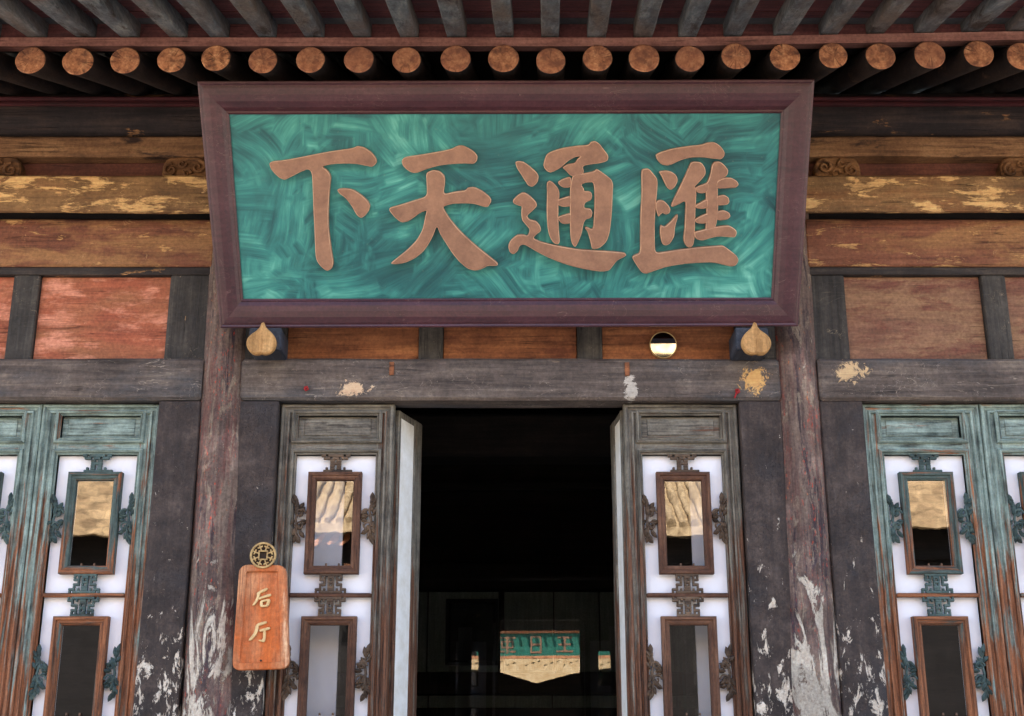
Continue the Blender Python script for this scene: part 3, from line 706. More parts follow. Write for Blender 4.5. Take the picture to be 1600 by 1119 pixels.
for a, b in ((420, 555), (557, 668), (670, 779), (788, 864), (866, 935), (937, 1010), (1012, 1180)):
    back(a, b, 925, 1050, BY, 'back_panel', M['int_panel'])
back(420, 1180, 1052, 1085, BY-.06, 'back_rail', M['interior'], .09)
for a, b in ((420, 668), (670, 862), (864, 1010), (1012, 1180)):
    back(a, b, 1087, 1106, BY, 'back_panel', M['int_panel'])
back(420, 1180, 1108, 1180, BY, 'back_panel', M['interior'])
back(420, 1180, 880, 923, BY-.04, 'back_rail', M['interior'], .07)
# framed dark portrait on the back panelling
pf = empty('framed_portrait', (0, 0, 0))
x0, z1 = U(697, 936, BY-.02); x1, z0 = U(778, 1040, BY-.02)
pf.location = ((x0+x1)/2, BY, z0); hw = (x1-x0)/2; ht = z1-z0
mb = MB(); mb.moulding(-hw, hw, 0, ht, [(0, -.001), (0, -.03), (.03, -.035), (.045, -.015), (.045, -.004)]); mb.build('frame', M['iron'], pf)
mb = MB(); mb.box(-hw+.04, hw-.04, -.012, -.002, .04, ht-.04); mb.build('backing', plain('dark_print', lin(34,36,36), .6), pf)
mb = MB(); o = [(-.19,.042),(-.2,.12),(-.15,.17),(-.06,.2),(-.05,.24),(-.085,.3),(-.085,.38),(-.05,.43),(0,.445),(.05,.43),(.085,.38),(.085,.3),(.05,.24),(.06,.2),(.15,.17),(.2,.12),(.19,.042)]
mb.poly(chaikin([(a*hw/.24, b*ht/.56) for a, b in o], 2), -.016, -.0125, .001); mb.build('dark_bust_print', plain('darker_print', lin(16,17,18), .6), pf)
tag(pf, 'framed dark portrait hung on the panelling deep inside the doorway', 'picture')
# tall glass front of the display cabinet inside
gp = empty('glass_screen', (0, 5.45, FLOOR)); gp.rotation_euler = (0, 0, R(-1.9))
mb = MB(); mb.add([(-2.2,0,.06),(2.2,0,.06),(2.2,0,3.6),(-2.2,0,3.6)], [(0,1,2,3)]); mb.build('pane', M['glass_back'], gp)
mb = MB(); mb.moulding(-2.26, 2.26, 0, 3.66, [(0, .03), (0, -.03), (.07, -.03), (.07, .03)]); mb.build('frame', M['interior'], gp)
tag(gp, 'large glass screen inside the doorway mirroring the sunlit gate opposite', 'glass screen')

# ================================================================== LEAVES
ZL1 = Z625 - .004                      # leaf top
z645, z684, z711 = UZ(650, 0), UZ(684, 0), UZ(711, 0)
zp1, zp0 = UZ(738, 0), UZ(897, 0); zbar = UZ(930, 0)
g1, g0 = UZ(752, 0), UZ(884, 0)
mir = lambda z: 2*zbar - z
zf0 = mir(z711)                         # field bottom
SILL = FLOOR + .09
P_OUT = [(0, .03), (0, -.006), (.007, -.016), (.018, -.016), (.022, -.004), (.034, -.004), (.039, -.014), (.047, -.014), (.052, .0), (.055, .006)]
P_IN = [(-.030, .0), (-.028, -.014), (-.020, -.020), (-.013, -.014), (-.011, -.002), (-.004, -.006), (.0, .002), (.0, .03)]
FRET = ["..###########..", "..#.#.###.#.#..", "..###.#.#.###..", "....#.###.#....", "..###.#.#.###..", "..#...###...#..", "###.#.###.#.###", "#.###########.#"]
FRET_T = [".##.#######.##.", "..###.###.###..", ".....##.##.....", ".....#####.....", ".....##.##.....", "...#.##.##.#...", "..#############"]
def fret_mesh(rows, wd, ht, mat, flip=False):
    mb = MB(); nr, nc = len(rows), len(rows[0]); cw, ch = wd/nc, ht/nr
    rows = rows[::-1] if flip else rows
    for r, row in enumerate(rows):
        c = 0
        while c < nc:
            if row[c] == '#':
                e = c
                while e < nc and row[e] == '#': e += 1
                zt_ = ht/2 - r*ch
                dy = .0008*((r*7+c*3) % 4)
                mb.bevbox(-wd/2+c*cw, -wd/2+e*cw, -.012-dy, .006, zt_-ch*1.04, zt_+ch*.04, .0025)
                c = e
            else: c += 1
    return mb.mesh('fret', mat)
def ornament_mesh(side, up, mat, sd_):
    # carved leaf spray: fixed to the field edge (side -1 left), reaching to the pane frame
    mb = MB(); rnd = random.Random(sd_); W = .066; H = .235
    for i in range(11):
        t = i/10; z = (t-.5)*H; ww = 1-abs(t-.5)*1.25
        a = pi/2*(1 if t > .5 else -1) + rnd.uniform(-.8, .8)
        leaf3(mb, (rnd.uniform(.12, .2)+(1-ww)*.02)*W, z*.75, .052*rnd.uniform(.8, 1.2), .026, a, -.006-.004*rnd.random(), .012)
    for i in range(6):
        z = (i/5-.5)*H*.46
        leaf3(mb, W*.45, z, .045*rnd.uniform(.8, 1.15), .024, rnd.uniform(-1.3, 1.3), -.008, .013)
    spiral(mb, W*.55, .03*up, .026, 1.2, 0, -.01, .006, 1); spiral(mb, W*.5, -.035*up, .024, 1.2, pi, -.01, .006, -1)
    mb.tube([(W*.1, -.004, -H*.45), (W*.3, -.006, -H*.2), (W*.2, -.007, 0), (W*.35, -.006, H*.2), (W*.12, -.004, H*.46)], [.004, .007, .007, .007, .004], 6)
    leaf3(mb, W*.25, -H*.3, .05, .022, -1.75, -.006, .01); leaf3(mb, W*.25, H*.3, .05, .022, 1.75, -.006, .01)
    if side > 0: mb.v = [(-x, y, z) for x, y, z in mb.v]
    return mb.mesh('carved_spray', mat)
def make_leaf(kind, LW, name):
    cn = 'green' if kind == 'g' else 'brown'
    lm, fm, rm = [M['leaf_'+cn], M['leaf_'+cn+'_h']], [M['frame_'+cn], M['frame_'+cn+'_h']], M['fret_'+cn]
    hw = LW/2; fw = .203; Zo = SILL
    z = lambda v: v - Zo
    mb = MB(); D0, D1 = .0, .05
    mb.box(-hw, -fw, D0+.0005, D1, 0, z(ZL1)); mb.box(fw, hw, D0+.0005, D1, 0, z(ZL1))
    rails = [(z(z645), z(ZL1)), (z(z711), z(z684)), (z(zf0)-.09, z(zf0)), (z(zf0)-.30, z(zf0)-.22), (0, .07)]
    for a, b in rails: mb.box(-fw-.0005, fw+.0005, D0, D1-.0005, a, b, 1)
    mb.moulding(-hw+.001, hw-.001, .001, z(ZL1)-.001, P_OUT, 0, 1)
    # mouldings round the small panel, the field, lower panels
    fields = [(z(z684), z(z645)), (z(zf0), z(z711)), (z(zf0)-.22, z(zf0)-.09), (.07, z(zf0)-.30)]
    for a, b in fields: mb.moulding(-fw, fw, a, b, P_IN, 0, 1)
    root = mb.build(name, lm, hall)
    for a, b in (fields[0], fields[2], fields[3]):
        p = MB(); p.bevbox(-fw, fw, .022, .034, a, b, .003); 
        i = .03; p.poly([(-fw+i, a+i*.5), (fw-i, a+i*.5), (fw-i, b-i*.4), (-fw+i, b-i*.4)], .017, .0215, .004); p.build('panel', lm[1], root)
    # white backing board with openings behind the panes
    a, b = fields[1]; gw = .094
    pb = MB()
    oz = [(z(g0)-.006, z(g1)+.006), (z(mir(g1))-.006, z(mir(g0))+.006)]
    pb.poly([(-fw-.01, a-.01), (fw+.01, a-.01), (fw+.01, b+.01), (-fw-.01, b+.01)], .028, .042, .001,
            holes=[[(-gw-.004, p), (gw+.004, p), (gw+.004, q), (-gw-.004, q)] for p, q in oz])
    pb.build('white_board', M['paper'], root)
    # pane frames + panes
    for (o0, o1, i0, i1) in ((zp0, zp1, g0, g1), (mir(zp1), mir(zp0), mir(g1), mir(g0))):
        f = MB(); d = .136-gw
        f.moulding(-.136, .136, z(o0), z(o1), [(0, .027), (0, -.012), (.004, -.016), (.016, -.016), (.020, -.008), (.030, -.008), (d-.003, -.002), (d, .004), (d, .027)], 0, 1)
        f.build('pane_frame', fm, root)
        gm = MB(); tl_ = random.uniform(-.002, .002)
        gm.add([(-gw-.002, .014, z(i0)-.002), (gw+.002, .014, z(i0)-.002), (gw+.002, .014, z(i1)+.002), (-gw-.002, .014, z(i1)+.002)], [(0,1,2,3)])
        gm.build('pane', M['glass'], root)
        for s in (-.028, .036):
            pg = MB(); pg.tube([(s, .004, z(i0)), (s, .003, z(i0)+.012)], [.006, .0045], 8); pg.build('peg', M['peg'], root)
    # middle bar, frets, sprays
    bm_ = MB(); bm_.bevbox(-fw, fw, -.010, .026, z(zbar)-.010, z(zbar)+.010, .005, 6, 0, .001); bm_.build('cross_bar', fm[1], root)
    hN = zp0 - zbar - .011
    for mesh_rows, wd, zc, ht, fl in ((FRET_T, .17, (z711+zp1)/2, z711-zp1+.004, False), (FRET, .155, (zp0+zbar+.010)/2, zp0-zbar-.008, False),
                                     (FRET, .155, (mir(zp0)+zbar-.010)/2, zp0-zbar-.008, True), (FRET_T, .17, mir((z711+zp1)/2), z711-zp1+.004, True)):
        me = fret_mesh(mesh_rows, wd, ht, rm, fl); obj('fret', me, root, (0, .004, z(zc)))
    for i, (zc, up) in enumerate(((UZ(812, 0), 1), (mir(UZ(812, 0)), -1))):
        for s in (-1, 1): obj('carved_spray', ornament_mesh(s, up, rm, 3+i*2+s), root, (s*fw, .004, z(zc)))
    return root
def copy_leaf(src, x):
    c = src.copy(); COL.objects.link(c); c.parent = hall; c.location = Vector((x, 0, SILL)) + HP
    for ch in [o for o in bpy.data.objects if o.parent == src]:
        d = ch.copy(); COL.objects.link(d); d.parent = c
        if d.name.startswith('pane') and not d.name.startswith('pane_frame'):
            d.rotation_euler = (random.uniform(-.006, .006), 0, random.uniform(-.008, .008))
    return c
lb = make_leaf('b', LWC, 'door_leaf'); lb.location = Vector((LEAFC[0], 0, SILL)) + HP
copy_leaf(lb, LEAFC[1])
lg = make_leaf('g', LWS, 'window_leaf'); lg.location = Vector((SLX-LWS/2, 0, SILL)) + HP
for i in range(1, NS): copy_leaf(lg, SLX-LWS/2-i*(LWS+.003))
for i in range(NS): copy_leaf(lg, SRX+LWS/2+i*(LWS+.003))
# sill under the leaves, threshold
for a, b in ((-4.46, SLX+.0), (LX0, RX1), (SRX, 4.46)):
    beam('sill', a, b, -.05, .1, FLOOR, SILL-.002, M['lintel'], .002)
# wall strip behind the side panes stays open to the dark room; white screens stand behind the door-leaf panes
def screen(x0, x1, y):
    mb = MB(); mb.box(x0, x1, y, y+.02, SILL, ZL1-.1); part(mb, 'white_screen', M['paper'])
screen(UX(480, 870, .2), UX(534, 870, .2), .2); screen(UX(1082, 870, .2), UX(1120, 870, .2), .2)
# the two middle leaves, swung inwards
def open_leaf(hx, s, ang, name='open_door_leaf'):
    W = .32; H = ZL1 - SILL - .012; mb = MB()
    mb.bevbox(W-.105, W, -.022, .022, 0, H, .006, 20, 2, .003)                 # free stile
    mb.bevbox(0, .03, -.02, .02, 0, H, .004, 4, 2)                            # hinge stile
    mb.bevbox(.03, W-.105, -.018, .018, H-.035, H, .003); mb.bevbox(.03, W-.105, -.018, .018, 0, .12, .003)
    root = mb.build(name, M['leaf_brown'], hall); root.location = Vector((hx, .075, SILL)) + HP
    b = MB(); b.box(.03, W-.105, -.014, .014, .12, H-.035); b.build('white_board', M['whitewash'], root)
    root.rotation_euler = (0, 0, ang if s > 0 else pi - ang)
    return root
open_leaf(LEAFC[0]+LWC/2-.0, 1, R(72)); open_leaf(LEAFC[1]-LWC/2+.01, -1, R(85))

# ================================================================== PLAQUE
TILT = R(30.5); PB_Y = -.24; PB_Z = UZ(511, PB_Y)
O = Vector((0, PB_Y, PB_Z)); eu = Vector((1, 0, 0)); ev = Vector((0, -sin(TILT), cos(TILT))); en = Vector((0, -cos(TILT), -sin(TILT)))
def PQ(px, py, wv=0.):
    d = ray(px, py); o = O + en*wv; t = (o - CAM).dot(en) / d.dot(en); p = CAM + d*t - O
    return (p.dot(eu), p.dot(ev))
pq = empty('name_plaque', O); pq.rotation_euler = (TILT, 0, 0)
tag(pq, 'large green plaque with four raised bronze characters in a maroon frame above the doorway', 'plaque')
# local frame: x right, z up the board, -y towards the viewer
oc = [PQ(344, 513, .0), PQ(1247, 510, .0), PQ(1273, 124, .0), PQ(308, 127, .0)]
ic = [PQ(380, 467, -.03), PQ(1205, 465, -.03), PQ(1220, 177, -.03), PQ(358, 179, -.03)]
def lerp(a, b, t): return (a[0]*(1-t)+b[0]*t, a[1]*(1-t)+b[1]*t)
PROF = [(-.0, .045), (0., .002), (.02, -.006), (.07, -.008), (.12, -.003), (.2, -.006), (.4, -.008), (.6, -.003), (.78, .008), (.90, .022), (.95, .020), (1., .026), (1., .05)]
for e in range(4):
    a, b = e, (e+1) % 4; mb = MB(); V = []; n = len(PROF); S = 14
    for i in range(S+1):
        t = i/S
        for kk, (d, y) in enumerate(PROF):
            p = lerp(lerp(oc[a], ic[a], d), lerp(oc[b], ic[b], d), t)
            wv = .0014*noise.noise(Vector((p[0]*3, p[1]*3, kk*.3)))
            V.append((p[0], y+wv, p[1]+wv))
    Fc = [(i*n+q, i*n+q+1, (i+1)*n+q+1, (i+1)*n+q) for i in range(S) for q in range(n-1)]
    Fc += [(i*n+n-1, i*n, (i+1)*n, (i+1)*n+n-1) for i in range(S)]
    mb.add(V, Fc, 0, False); mb.add(V[:n], [tuple(range(n))]); mb.add(V[-n:], [tuple(range(n))])
    mb.build('frame_rail', M['lacquer'], pq)
mb = MB(); mb.poly([lerp(c, o_, .05) for c, o_ in zip(ic, oc)], .034, .055, .001); mb.build('green_board', M['plaque_green'], pq)
S2 = 4.663
def stroke(mb, pts, ox, oy, i, sm=2):
    q = [PQ(ox+a/S2, oy+b/S2, -.012) for a, b in pts]
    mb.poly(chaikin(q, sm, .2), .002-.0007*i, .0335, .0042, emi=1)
XIA = [[(97,258),(120,242),(200,236),(300,218),(400,198),(500,178),(600,162),(705,148),(740,130),(790,142),(840,175),(878,222),(880,255),(850,285),(800,275),(740,262),(660,258),(560,262),(478,280),(520,308),(548,350),(540,420),(530,560),(528,700),(538,800),(552,900),(566,985),(550,1030),(515,1042),(475,1010),(445,970),(435,930),(430,800),(420,600),(415,450),(410,330),(385,298),(330,318),(270,350),(215,378),(180,370),(140,335),(110,300)],
 [(590,448),(630,438),(700,445),(760,480),(810,525),(833,560),(825,600),(800,635),(768,658),(735,635),(700,570),(650,505),(610,480)]]
TIAN = [[(-292,240),(-272,212),(-152,195),(-52,178),(20,165),(80,150),(110,132),(150,125),(200,148),(240,175),(262,205),(258,240),(235,262),(170,258),(80,262),(0,270),(-60,285),(-112,300),(-172,325),(-212,328),(-252,305),(-282,275)],
 [(-112,350),(-107,325),(-62,305),(-12,315),(23,350),(26,400),(13,485),(90,465),(175,455),(190,435),(240,430),(300,460),(350,500),(365,530),(340,575),(310,575),(240,552),(150,548),(70,553),(15,570),(15,590),(60,660),(130,745),(220,830),(310,905),(413,985),(405,1005),(335,1003),(300,1025),(245,1040),(190,1025),(130,975),(70,900),(20,820),(-12,770),(-34,710),(-67,800),(-122,890),(-192,950),(-272,985),(-352,993),(-372,985),(-322,945),(-252,890),(-182,820),(-137,740),(-117,640),(-107,598),(-152,615),(-192,645),(-242,680),(-292,690),(-342,650),(-382,600),(-377,580),(-302,560),(-202,528),(-107,500),(-107,420)]]
TONG = [[(535,250),(560,240),(600,247),(650,285),(690,320),(708,350),(700,395),(665,430),(630,420),(605,380),(580,340),(550,295)],
 [(520,525),(550,492),(595,466),(640,490),(690,540),(695,570),(660,605),(620,640),(640,668),(690,678),(720,715),(725,750),(690,775),(665,803),(720,828),(800,848),(900,868),(1000,885),(1120,892),(1250,900),(1330,908),(1347,925),(1330,940),(1280,962),(1250,1000),(1220,1040),(1160,1045),(1080,1035),(980,1015),(880,985),(780,945),(700,905),(640,868),(600,848),(570,855),(555,895),(525,922),(495,905),(485,860),(500,820),(550,778),(590,775),(628,787),(645,740),(610,700),(585,670),(580,620),(585,570),(550,562),(520,545)],
 [(740,270),(760,200),(790,175),(870,148),(980,130),(1070,125),(1085,102),(1120,95),(1150,115),(1180,155),(1215,200),(1210,240),(1150,258),(1080,265),(1025,278),(1040,325),(1000,360),(940,350),(905,310),(878,288),(920,262),(970,258),(990,225),(1015,205),(970,212),(920,240),(870,290),(800,325),(775,320),(750,295)],
 [(935,340),(1045,330),(1110,315),(1130,297),(1180,330),(1250,385),(1245,500),(1240,620),(1225,760),(1200,830),(1150,875),(1095,885),(1085,830),(1065,760),(1042,725),(1055,718),(1105,745),(1112,600),(1115,500),(1108,395),(1060,395),(1015,410),(1035,440),(1038,460),(1085,462),(1098,490),(1090,525),(1050,540),(1038,560),(1040,585),(1085,587),(1100,615),(1090,655),(1050,665),(1035,690),(1020,770),(990,845),(970,870),(945,835),(935,760)],
 [(765,400),(785,383),(810,395),(850,440),(860,480),(850,560),(850,650),(855,760),(862,830),(845,850),(815,838),(785,790),(770,720),(765,600),(768,480)],
 [(845,395),(880,372),(945,352),(945,432),(890,437),(860,418)], [(840,525),(890,508),(945,492),(945,570),(890,576),(845,562)], [(840,650),(890,632),(945,618),(945,692),(900,700),(868,692)]]
HUI = [[(440,195),(470,178),(560,150),(680,132),(780,122),(820,105),(870,103),(915,135),(942,175),(940,205),(915,230),(870,225),(780,212),(690,215),(620,235),(560,265),(520,275),(480,265),(450,230)],
 [(335,315),(350,298),(390,295),(420,330),(455,375),(450,470),(440,560),(432,700),(432,830),(437,912),(520,900),(640,882),(760,868),(880,860),(930,855),(980,890),(1030,930),(1045,965),(1025,1000),(990,1010),(930,995),(860,978),(760,980),(640,990),(520,1010),(430,1040),(370,1062),(340,1055),(300,1000),(268,945),(280,928),(328,912),(328,800),(328,650),(338,480)],
 [(460,318),(510,308),(560,320),(590,345),(602,380),(580,430),(550,452),(525,440),(500,390),(480,345)],
 [(440,540),(465,523),(500,530),(530,560),(548,590),(540,620),(515,630),(490,618),(472,630),(460,648),(450,620),(438,580)],
 [(600,622),(600,650),(580,720),(575,790),(545,840),(520,855),(490,850),(475,800),(470,750),(475,703),(505,722),(550,680)],
 [(700,245),(770,248),(800,290),(805,335),(770,380),(720,430),(735,435),(735,500),(728,620),(725,740),(722,800),(715,850),(690,875),(660,860),(640,810),(650,750),(655,650),(660,525),(600,560),(555,577),(552,560),(590,480),(640,380),(680,290)],
 [(850,270),(870,245),(910,245),(945,275),(970,310),(960,345),(925,370),(890,385),(892,500),(895,600),(885,690),(860,760),(800,770),(810,640),(808,500),(800,410),(820,390),(840,330)],
 [(728,432),(770,415),(830,395),(825,465),(770,478),(740,470)], [(880,388),(940,362),(990,362),(1030,385),(1045,410),(1025,435),(970,438),(880,442)],
 [(725,565),(770,540),(820,512),(822,580),(775,590),(735,584)], [(880,497),(940,487),(970,505),(978,540),(960,560),(880,566)],
 [(722,665),(770,640),(822,618),(822,690),(770,698),(732,688)], [(880,612),(930,597),(975,615),(985,645),(960,668),(880,674)],
 [(720,757),(790,740),(870,720),(970,708),(1010,730),(1032,755),(1020,795),(980,795),(900,788),(840,800),(780,820),(740,812),(722,790)]]
for st, ox in ((XIA, 400), (TIAN, 690), (TONG, 690), (HUI, 930)):
    mb = MB()
    for i, p in enumerate(st): stroke(mb, p, ox, 200, i % 5)
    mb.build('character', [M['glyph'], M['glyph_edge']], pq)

# plaque supports: dark block with a tan peach-shaped front
for (bx0, bx1, kx, tipdx) in ((388, 443, 409, .012), (1150, 1206, 1181, -.008)):
    YB = -.255
    xa, xb_ = UX(bx0, 537, -.25), UX(bx1-4, 537, -.25); zt_, zb_ = UZ(516, -.25), UZ(547, -.25)
    root = MB(); root.bevbox(xa, xb_, -.25, -.043, zb_, PB_Z-.004, .008, 3, 1); sup = root.build('plaque_support', M['dark_block'])
    tag(sup, 'dark block with a tan peach-shaped face propping the plaque near the %s' % ('round mirror' if kx > 800 else 'hanging wooden sign'), 'bracket', 'plaque supports')
    cx_, cz_ = U(kx, 533, YB-.02); q = 6.0/F*.99
    o = [(0,-22),(8,-24),(17,-20),(23,-12),(25,-2),(22,8),(15,16),(7,23),(3,30),(2,34),(-3,32),(-4,25),(-10,18),(-19,12),(-25,4),(-26,-6),(-22,-16),(-14,-23),(-6,-24)]
    mb = MB(); mb.poly(chaikin([(cx_+a*q*(1 if tipdx > 0 else -1), cz_+b*q) for a, b in o], 2), YB-.03, YB+.004, .008)
    mb.tube([(cx_, YB-.0305, cz_-.055), (cx_+.002, YB-.0310, cz_+.01)], .002, 5)
    mb.build('peach_face', M['knob'], sup)

# round mirror above the door
mx_, mz_ = U(1037, 537, -.05); MR = 22/F*6.55
mr = empty('round_mirror', (mx_, -.013, mz_-MR)); mr.rotation_euler = (R(6), 0, 0) 
mb = MB(); mb.poly(circle(0, MR, MR*.94, 48), -.012, -.002, .001); mo = mb.build('mirror_glass', M['mirror'], mr); pass
mb = MB(); mb.poly(circle(0, MR, MR, 48), -.016, .0, .003, holes=[circle(0, MR, MR*.93, 48)]); mb.build('rim', M['brass'], mr)
tag(mr, 'small round mirror fixed on the panels under the plaque', 'mirror')

# hanging sign
SY = -.155
cxs, czs = U(408, 1048, SY)
hs = empty('hanging_sign', (cxs, SY, czs)); tag(hs, 'orange wooden sign with two gilt characters and a coin emblem on the column', 'sign')
def SP(px, py): x, z = U(px, py, SY); return (x-cxs, z-czs)
def rrect(c, r=.05):
    out = []
    for i in range(4):
        p0, p1, p2 = Vector(c[i-1]), Vector(c[i]), Vector(c[(i+1) % 4])
        a = p1 + (p0-p1).normalized()*r; b = p1 + (p2-p1).normalized()*r
        for t in range(6):
            u = t/5; out.append(tuple(a*(1-u)**2 + p1*2*u*(1-u) + b*u*u))
    return out
oc2 = [SP(362, 1048), SP(452, 1045), SP(447, 883), SP(374, 882)]
ic2 = [SP(374, 1036), SP(439, 1034), SP(434, 893), SP(385, 893)]
mb = MB(); mb.poly(rrect(oc2, .045), .0, .032, .004, holes=[rrect(ic2, .008)]); mb.build('rim', M['sign_wood'], hs)
mb = MB(); mb.poly([((a[0]*.94+b[0]*.06), (a[1]*.94+b[1]*.06)) for a, b in zip(ic2, oc2)], .014, .034, .001); mb.build('board', M['sign_wood'], hs)
S3 = 5.087
def sg(mb, pts, i, holes=()):
    f = lambda p: [SP(350+a/S3, 840+b/S3) for a, b in p]
    mb.poly(chaikin(f(pts), 1, .2), .0025-.0005*i, .0138, .0022, holes=[f(h) for h in holes])
HOU = [[(272,428),(335,398),(350,406),(332,424),(275,446)], [(258,440),(284,424),(287,446),(266,505),(238,540),(220,540),(246,500),(262,462)], [(272,476),(368,442),(377,464),(300,484),(276,494)]]
TING = [[(256,684),(330,662),(343,680),(270,704)], [(252,690),(277,690),(264,762),(216,818),(188,818),(238,756)], [(276,732),(360,708),(367,730),(284,750)], [(310,735),(332,732),(328,800),(320,834),(272,822),(276,812),(308,812)]]
mb = MB()
for i, p in enumerate(HOU): sg(mb, p, i)
sg(mb, [(284,500),(358,485),(368,502),(352,548),(300,554),(284,546)], 3, [[(306,512),(340,504),(334,533),(306,537)]])
mb.build('character', M['gilt'], hs)
mb = MB()
for i, p in enumerate(TING): sg(mb, p, i)
mb.build('character', M['gilt'], hs)
c0 = SP(411.5, 868); rr_ = 21.2/F*6.05
mb = MB(); mb.poly(circle(c0[0], c0[1], rr_, 48), -.012, -.001, .002, holes=[circle(c0[0], c0[1], rr_*.84, 48)])
sq = lambda h: [(c0[0]-h, c0[1]-h), (c0[0]+h, c0[1]-h), (c0[0]+h, c0[1]+h), (c0[0]-h, c0[1]+h)]
mb.poly(sq(rr_*.36), -.011, -.001, .001, holes=[sq(rr_*.27)])
for i in range(8):
    a = i*pi/4 + pi/8; u = Vector((cos(a), sin(a))); p = Vector((-u.y, u.x))
    P = lambda r_, s_: tuple(Vector(c0) + u*r_*rr_ + p*s_*rr_)
    mb.poly([P(.36,-.05), P(.60,-.05), P(.62,-.2), P(.72,-.22), P(.72,-.05), P(.88,-.05), P(.88,.05), P(.72,.05), P(.72,.22), P(.62,.2), P(.60,.05), P(.36,.05)], -.0095-.0002*(i % 2), -.001, .001)
mb.build('coin_emblem', M['brass'], hs)
mb = MB(); mb.poly(circle(c0[0], c0[1], rr_*.85, 32), .001, .006, .001); mb.build('coin_back', plain('coin_shadow_felt', lin(60,46,36), .8), hs)  # plain dark brown disc closing the openwork coin from behind
nl = SP(407, 1034); mb = MB(); mb.poly(circle(nl[0], nl[1]+.006, .005, 12), .006, .0095, .001); mb.build('nail', M['iron'], hs)
# mount batten tying the sign to the board behind it
mb = MB(); mb.box(-.02, .09, .033, -.061-SY, .28, .34); mb.build('mount', M['iron'], hs)

# red cords on the lintel
for (a, b, s, t) in ((478, 609, 0, 'beside the pale chip over the door leaf by the hanging sign'), (1152, 613, 1, 'beside the pale split patch on the lintel')):
    x, z = U(a, b, -.085); mb = MB()
    mb.tube([(x-.008, -.081, z+.014), (x+.006, -.088, z+.016), (x+.012, -.086, z+.002), (x, -.089, z-.006), (x-.008, -.086, z+.004), (x+.002, -.085, z+.010)] + ([(x-.012, -.084, z-.022), (x-.014, -.084, z-.03)] if s else []), .0045, 8)
    mb.tube([(x, -.07, z+.01), (x, -.086, z+.01)], .003, 6)
    tag(mb.build('red_cord', M['red_thread']), 'scrap of red cord ' + t, 'cord', 'red cord scraps')

# ================================================================== HALL ACROSS THE COURTYARD (behind the camera, mirrored in the panes)
fh = empty('facing_hall', (0, -14.2, 0)); tag(fh, 'sunlit tiled hall across the courtyard, mirrored in the glass', 'building')
def fpart(mb, name, mat): return mb.build(name, mat, fh, (0, 14.2, 0))
GY = -13.75; EZ = 4.93; EY = -13.1
mb = MB(); mb.box(-11, -2.1, GY-.4, GY-.25, 0, 4.6); fpart(mb, 'wall', M['far_dark'])
mb = MB(); mb.box(2.1, 11, GY-.4, GY-.25, 0, 4.6); fpart(mb, 'wall', M['far_dark'])
mb = MB(); mb.box(-2.1, 2.1, GY-3, GY-2.9, 0, 4.9); fpart(mb, 'gate_back', M['far_dark'])
prof = [(EY, EZ-.02), (EY, EZ+.12), (-15.6, EZ+1.6), (-18, EZ+3.5), (-22, EZ+.9), (-18, EZ+3.2), (-15.6, EZ+1.4), (EY-.9, EZ+.16)]
mb = MB(); n = len(prof); V = [(-11.3, a, b) for a, b in prof] + [(11.3, a, b) for a, b in prof]
mb.add(V, [(i, (i+1) % n, n+(i+1) % n, n+i) for i in range(n)]); fpart(mb, 'roof', M['tile'])
mb = MB(); mb.tube([(0, EY+.02, EZ+.16), (0, -15.6, EZ+1.64), (0, -18, EZ+3.54)], .06, 8); tr_ = mb.mesh('tile_row', M['tile'])
for i in range(44): obj('tile_row', tr_, fh, (-3.9+.176*i, 14.2, random.uniform(-.01, .01)))
mb = MB(); mb.tube([(0, EY+.04, EZ-.19), (0, EY-1.0, EZ+.12)], .034, 10); re_ = mb.mesh('rafter', M['far_end'])
for i in range(22): obj('rafter', re_, fh, (-3.4+.2*i, 14.2, 0))
for a_, b_ in ((-11.2, -3.7), (3.5, 11.2)):
    mb = MB(); mb.box(a_, b_, EY-.1, EY+.06, EZ-.06, 8.2); fpart(mb, 'brick_parapet', M['brick'])
mb = MB(); mb.box(-11, 11, GY-.25, GY-.05, 4.5, 4.98); fpart(mb, 'eave_beam', M['far_dark'])
fp = empty('facing_plaque', (-.7, GY+.05, 3.93)); tag(fp, 'green plaque with bronze characters over the gate across the courtyard', 'plaque')
mb = MB(); mb.box(-1.9, 1.9, -.02, .03, 0, .52); mb.build('board', M['far_green'], fp)
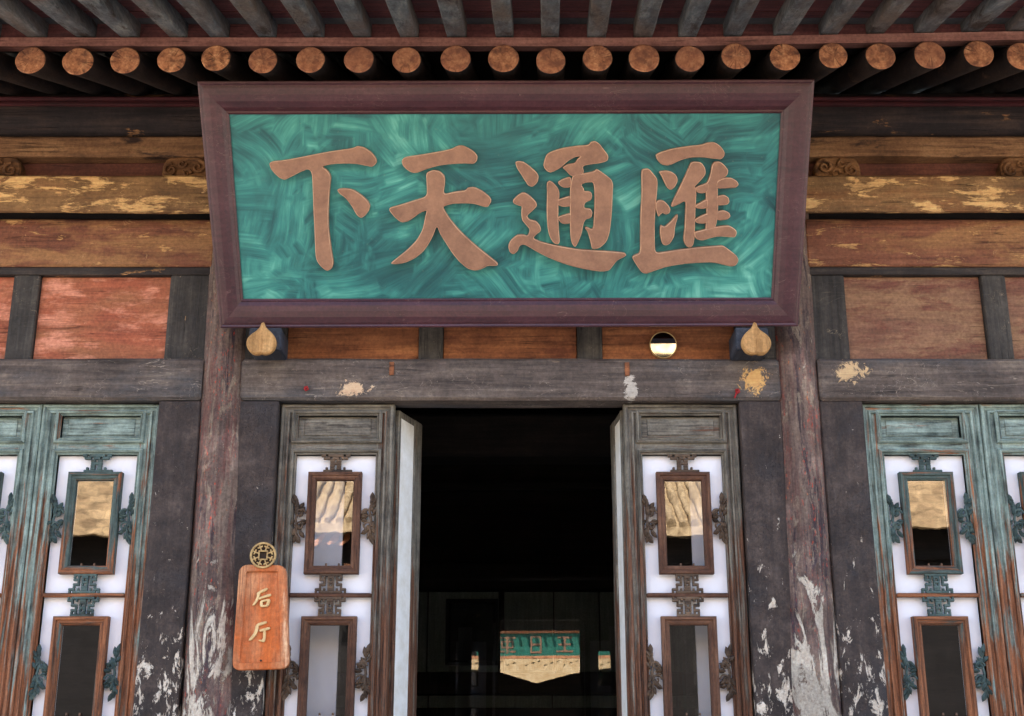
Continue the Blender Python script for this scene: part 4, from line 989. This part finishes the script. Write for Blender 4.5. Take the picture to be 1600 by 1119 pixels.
mb = MB(); mb.box(-1.95, 1.95, -.02, .06, .52, .58); mb.box(-1.95, 1.95, -.02, .06, -.06, 0); mb.build('frame', M['far_end'], fp)
for i, gx in enumerate((-.68, 0., .68, 1.32)):
    mb = MB(); yy = .031; q = lambda a, b, c, d, e=0: mb.box(gx+a, gx+b, yy-.002, yy+.012+e*.001, c, d)
    if i == 0: q(-.2, .2, .40, .44, 1); q(-.025, .025, .05, .47); q(-.15, .15, .32, .35, 2); q(-.15, .15, .18, .21, 3); q(-.15, -.11, .18, .35, 4); q(.11, .15, .18, .35, 4); q(-.2, -.06, .08, .12, 5); q(.06, .2, .08, .12, 5)
    elif i == 1: q(-.13, -.09, .06, .46, 1); q(.09, .13, .06, .46, 1); q(-.13, .13, .42, .46, 2); q(-.13, .13, .24, .28, 3); q(-.13, .13, .06, .10, 4)
    elif i == 2: q(-.17, .17, .40, .44, 1); q(-.15, .15, .24, .28, 2); q(-.2, .2, .08, .12, 3); q(-.025, .025, .08, .44)
    else: q(-.14, .14, .42, .45, 1); q(-.2, .2, .30, .34, 2); q(-.025, .025, .06, .34); q(-.16, -.08, .12, .2, 3); q(.08, .16, .12, .2, 3)
    mb.build('character', M['glyph'], fp)
mb = MB(); o = [(-2.05, .46), (-2.05, .26), (-1.5, .22), (-.8, .14), (0, -.10), (.8, .10), (1.5, .22), (2.05, .26), (2.05, .46)]
rnd = random.Random(4); hl = []
for i in range(26):
    x = -1.85 + i*.148; z = .36 + .05*sin(i*2.1); a = rnd.uniform(0, 3); hl.append([(x+.045*cos(a+t), z+.022*sin(a*2+t)) for t in (0, 1.3, 2.6, 3.9, 5.2)])
mb.poly(o, .0, .04, .004, holes=hl)
lb_ = mb.build('valance', M['cream'], fh, (-.7, 14.2+GY+.1, 3.40))
mb = MB(); mb.box(-2.12, -2.04+.02, -.1, .1, 0, 4.6); mb.build('post', M['far_dark'], fh, (-.1, 14.2+GY, 0))
mb = MB(); mb.box(-2.12, -2.04+.02, -.1, .1, 0, 4.6); mb.build('post', M['far_dark'], fh, (4.26, 14.2+GY, 0))
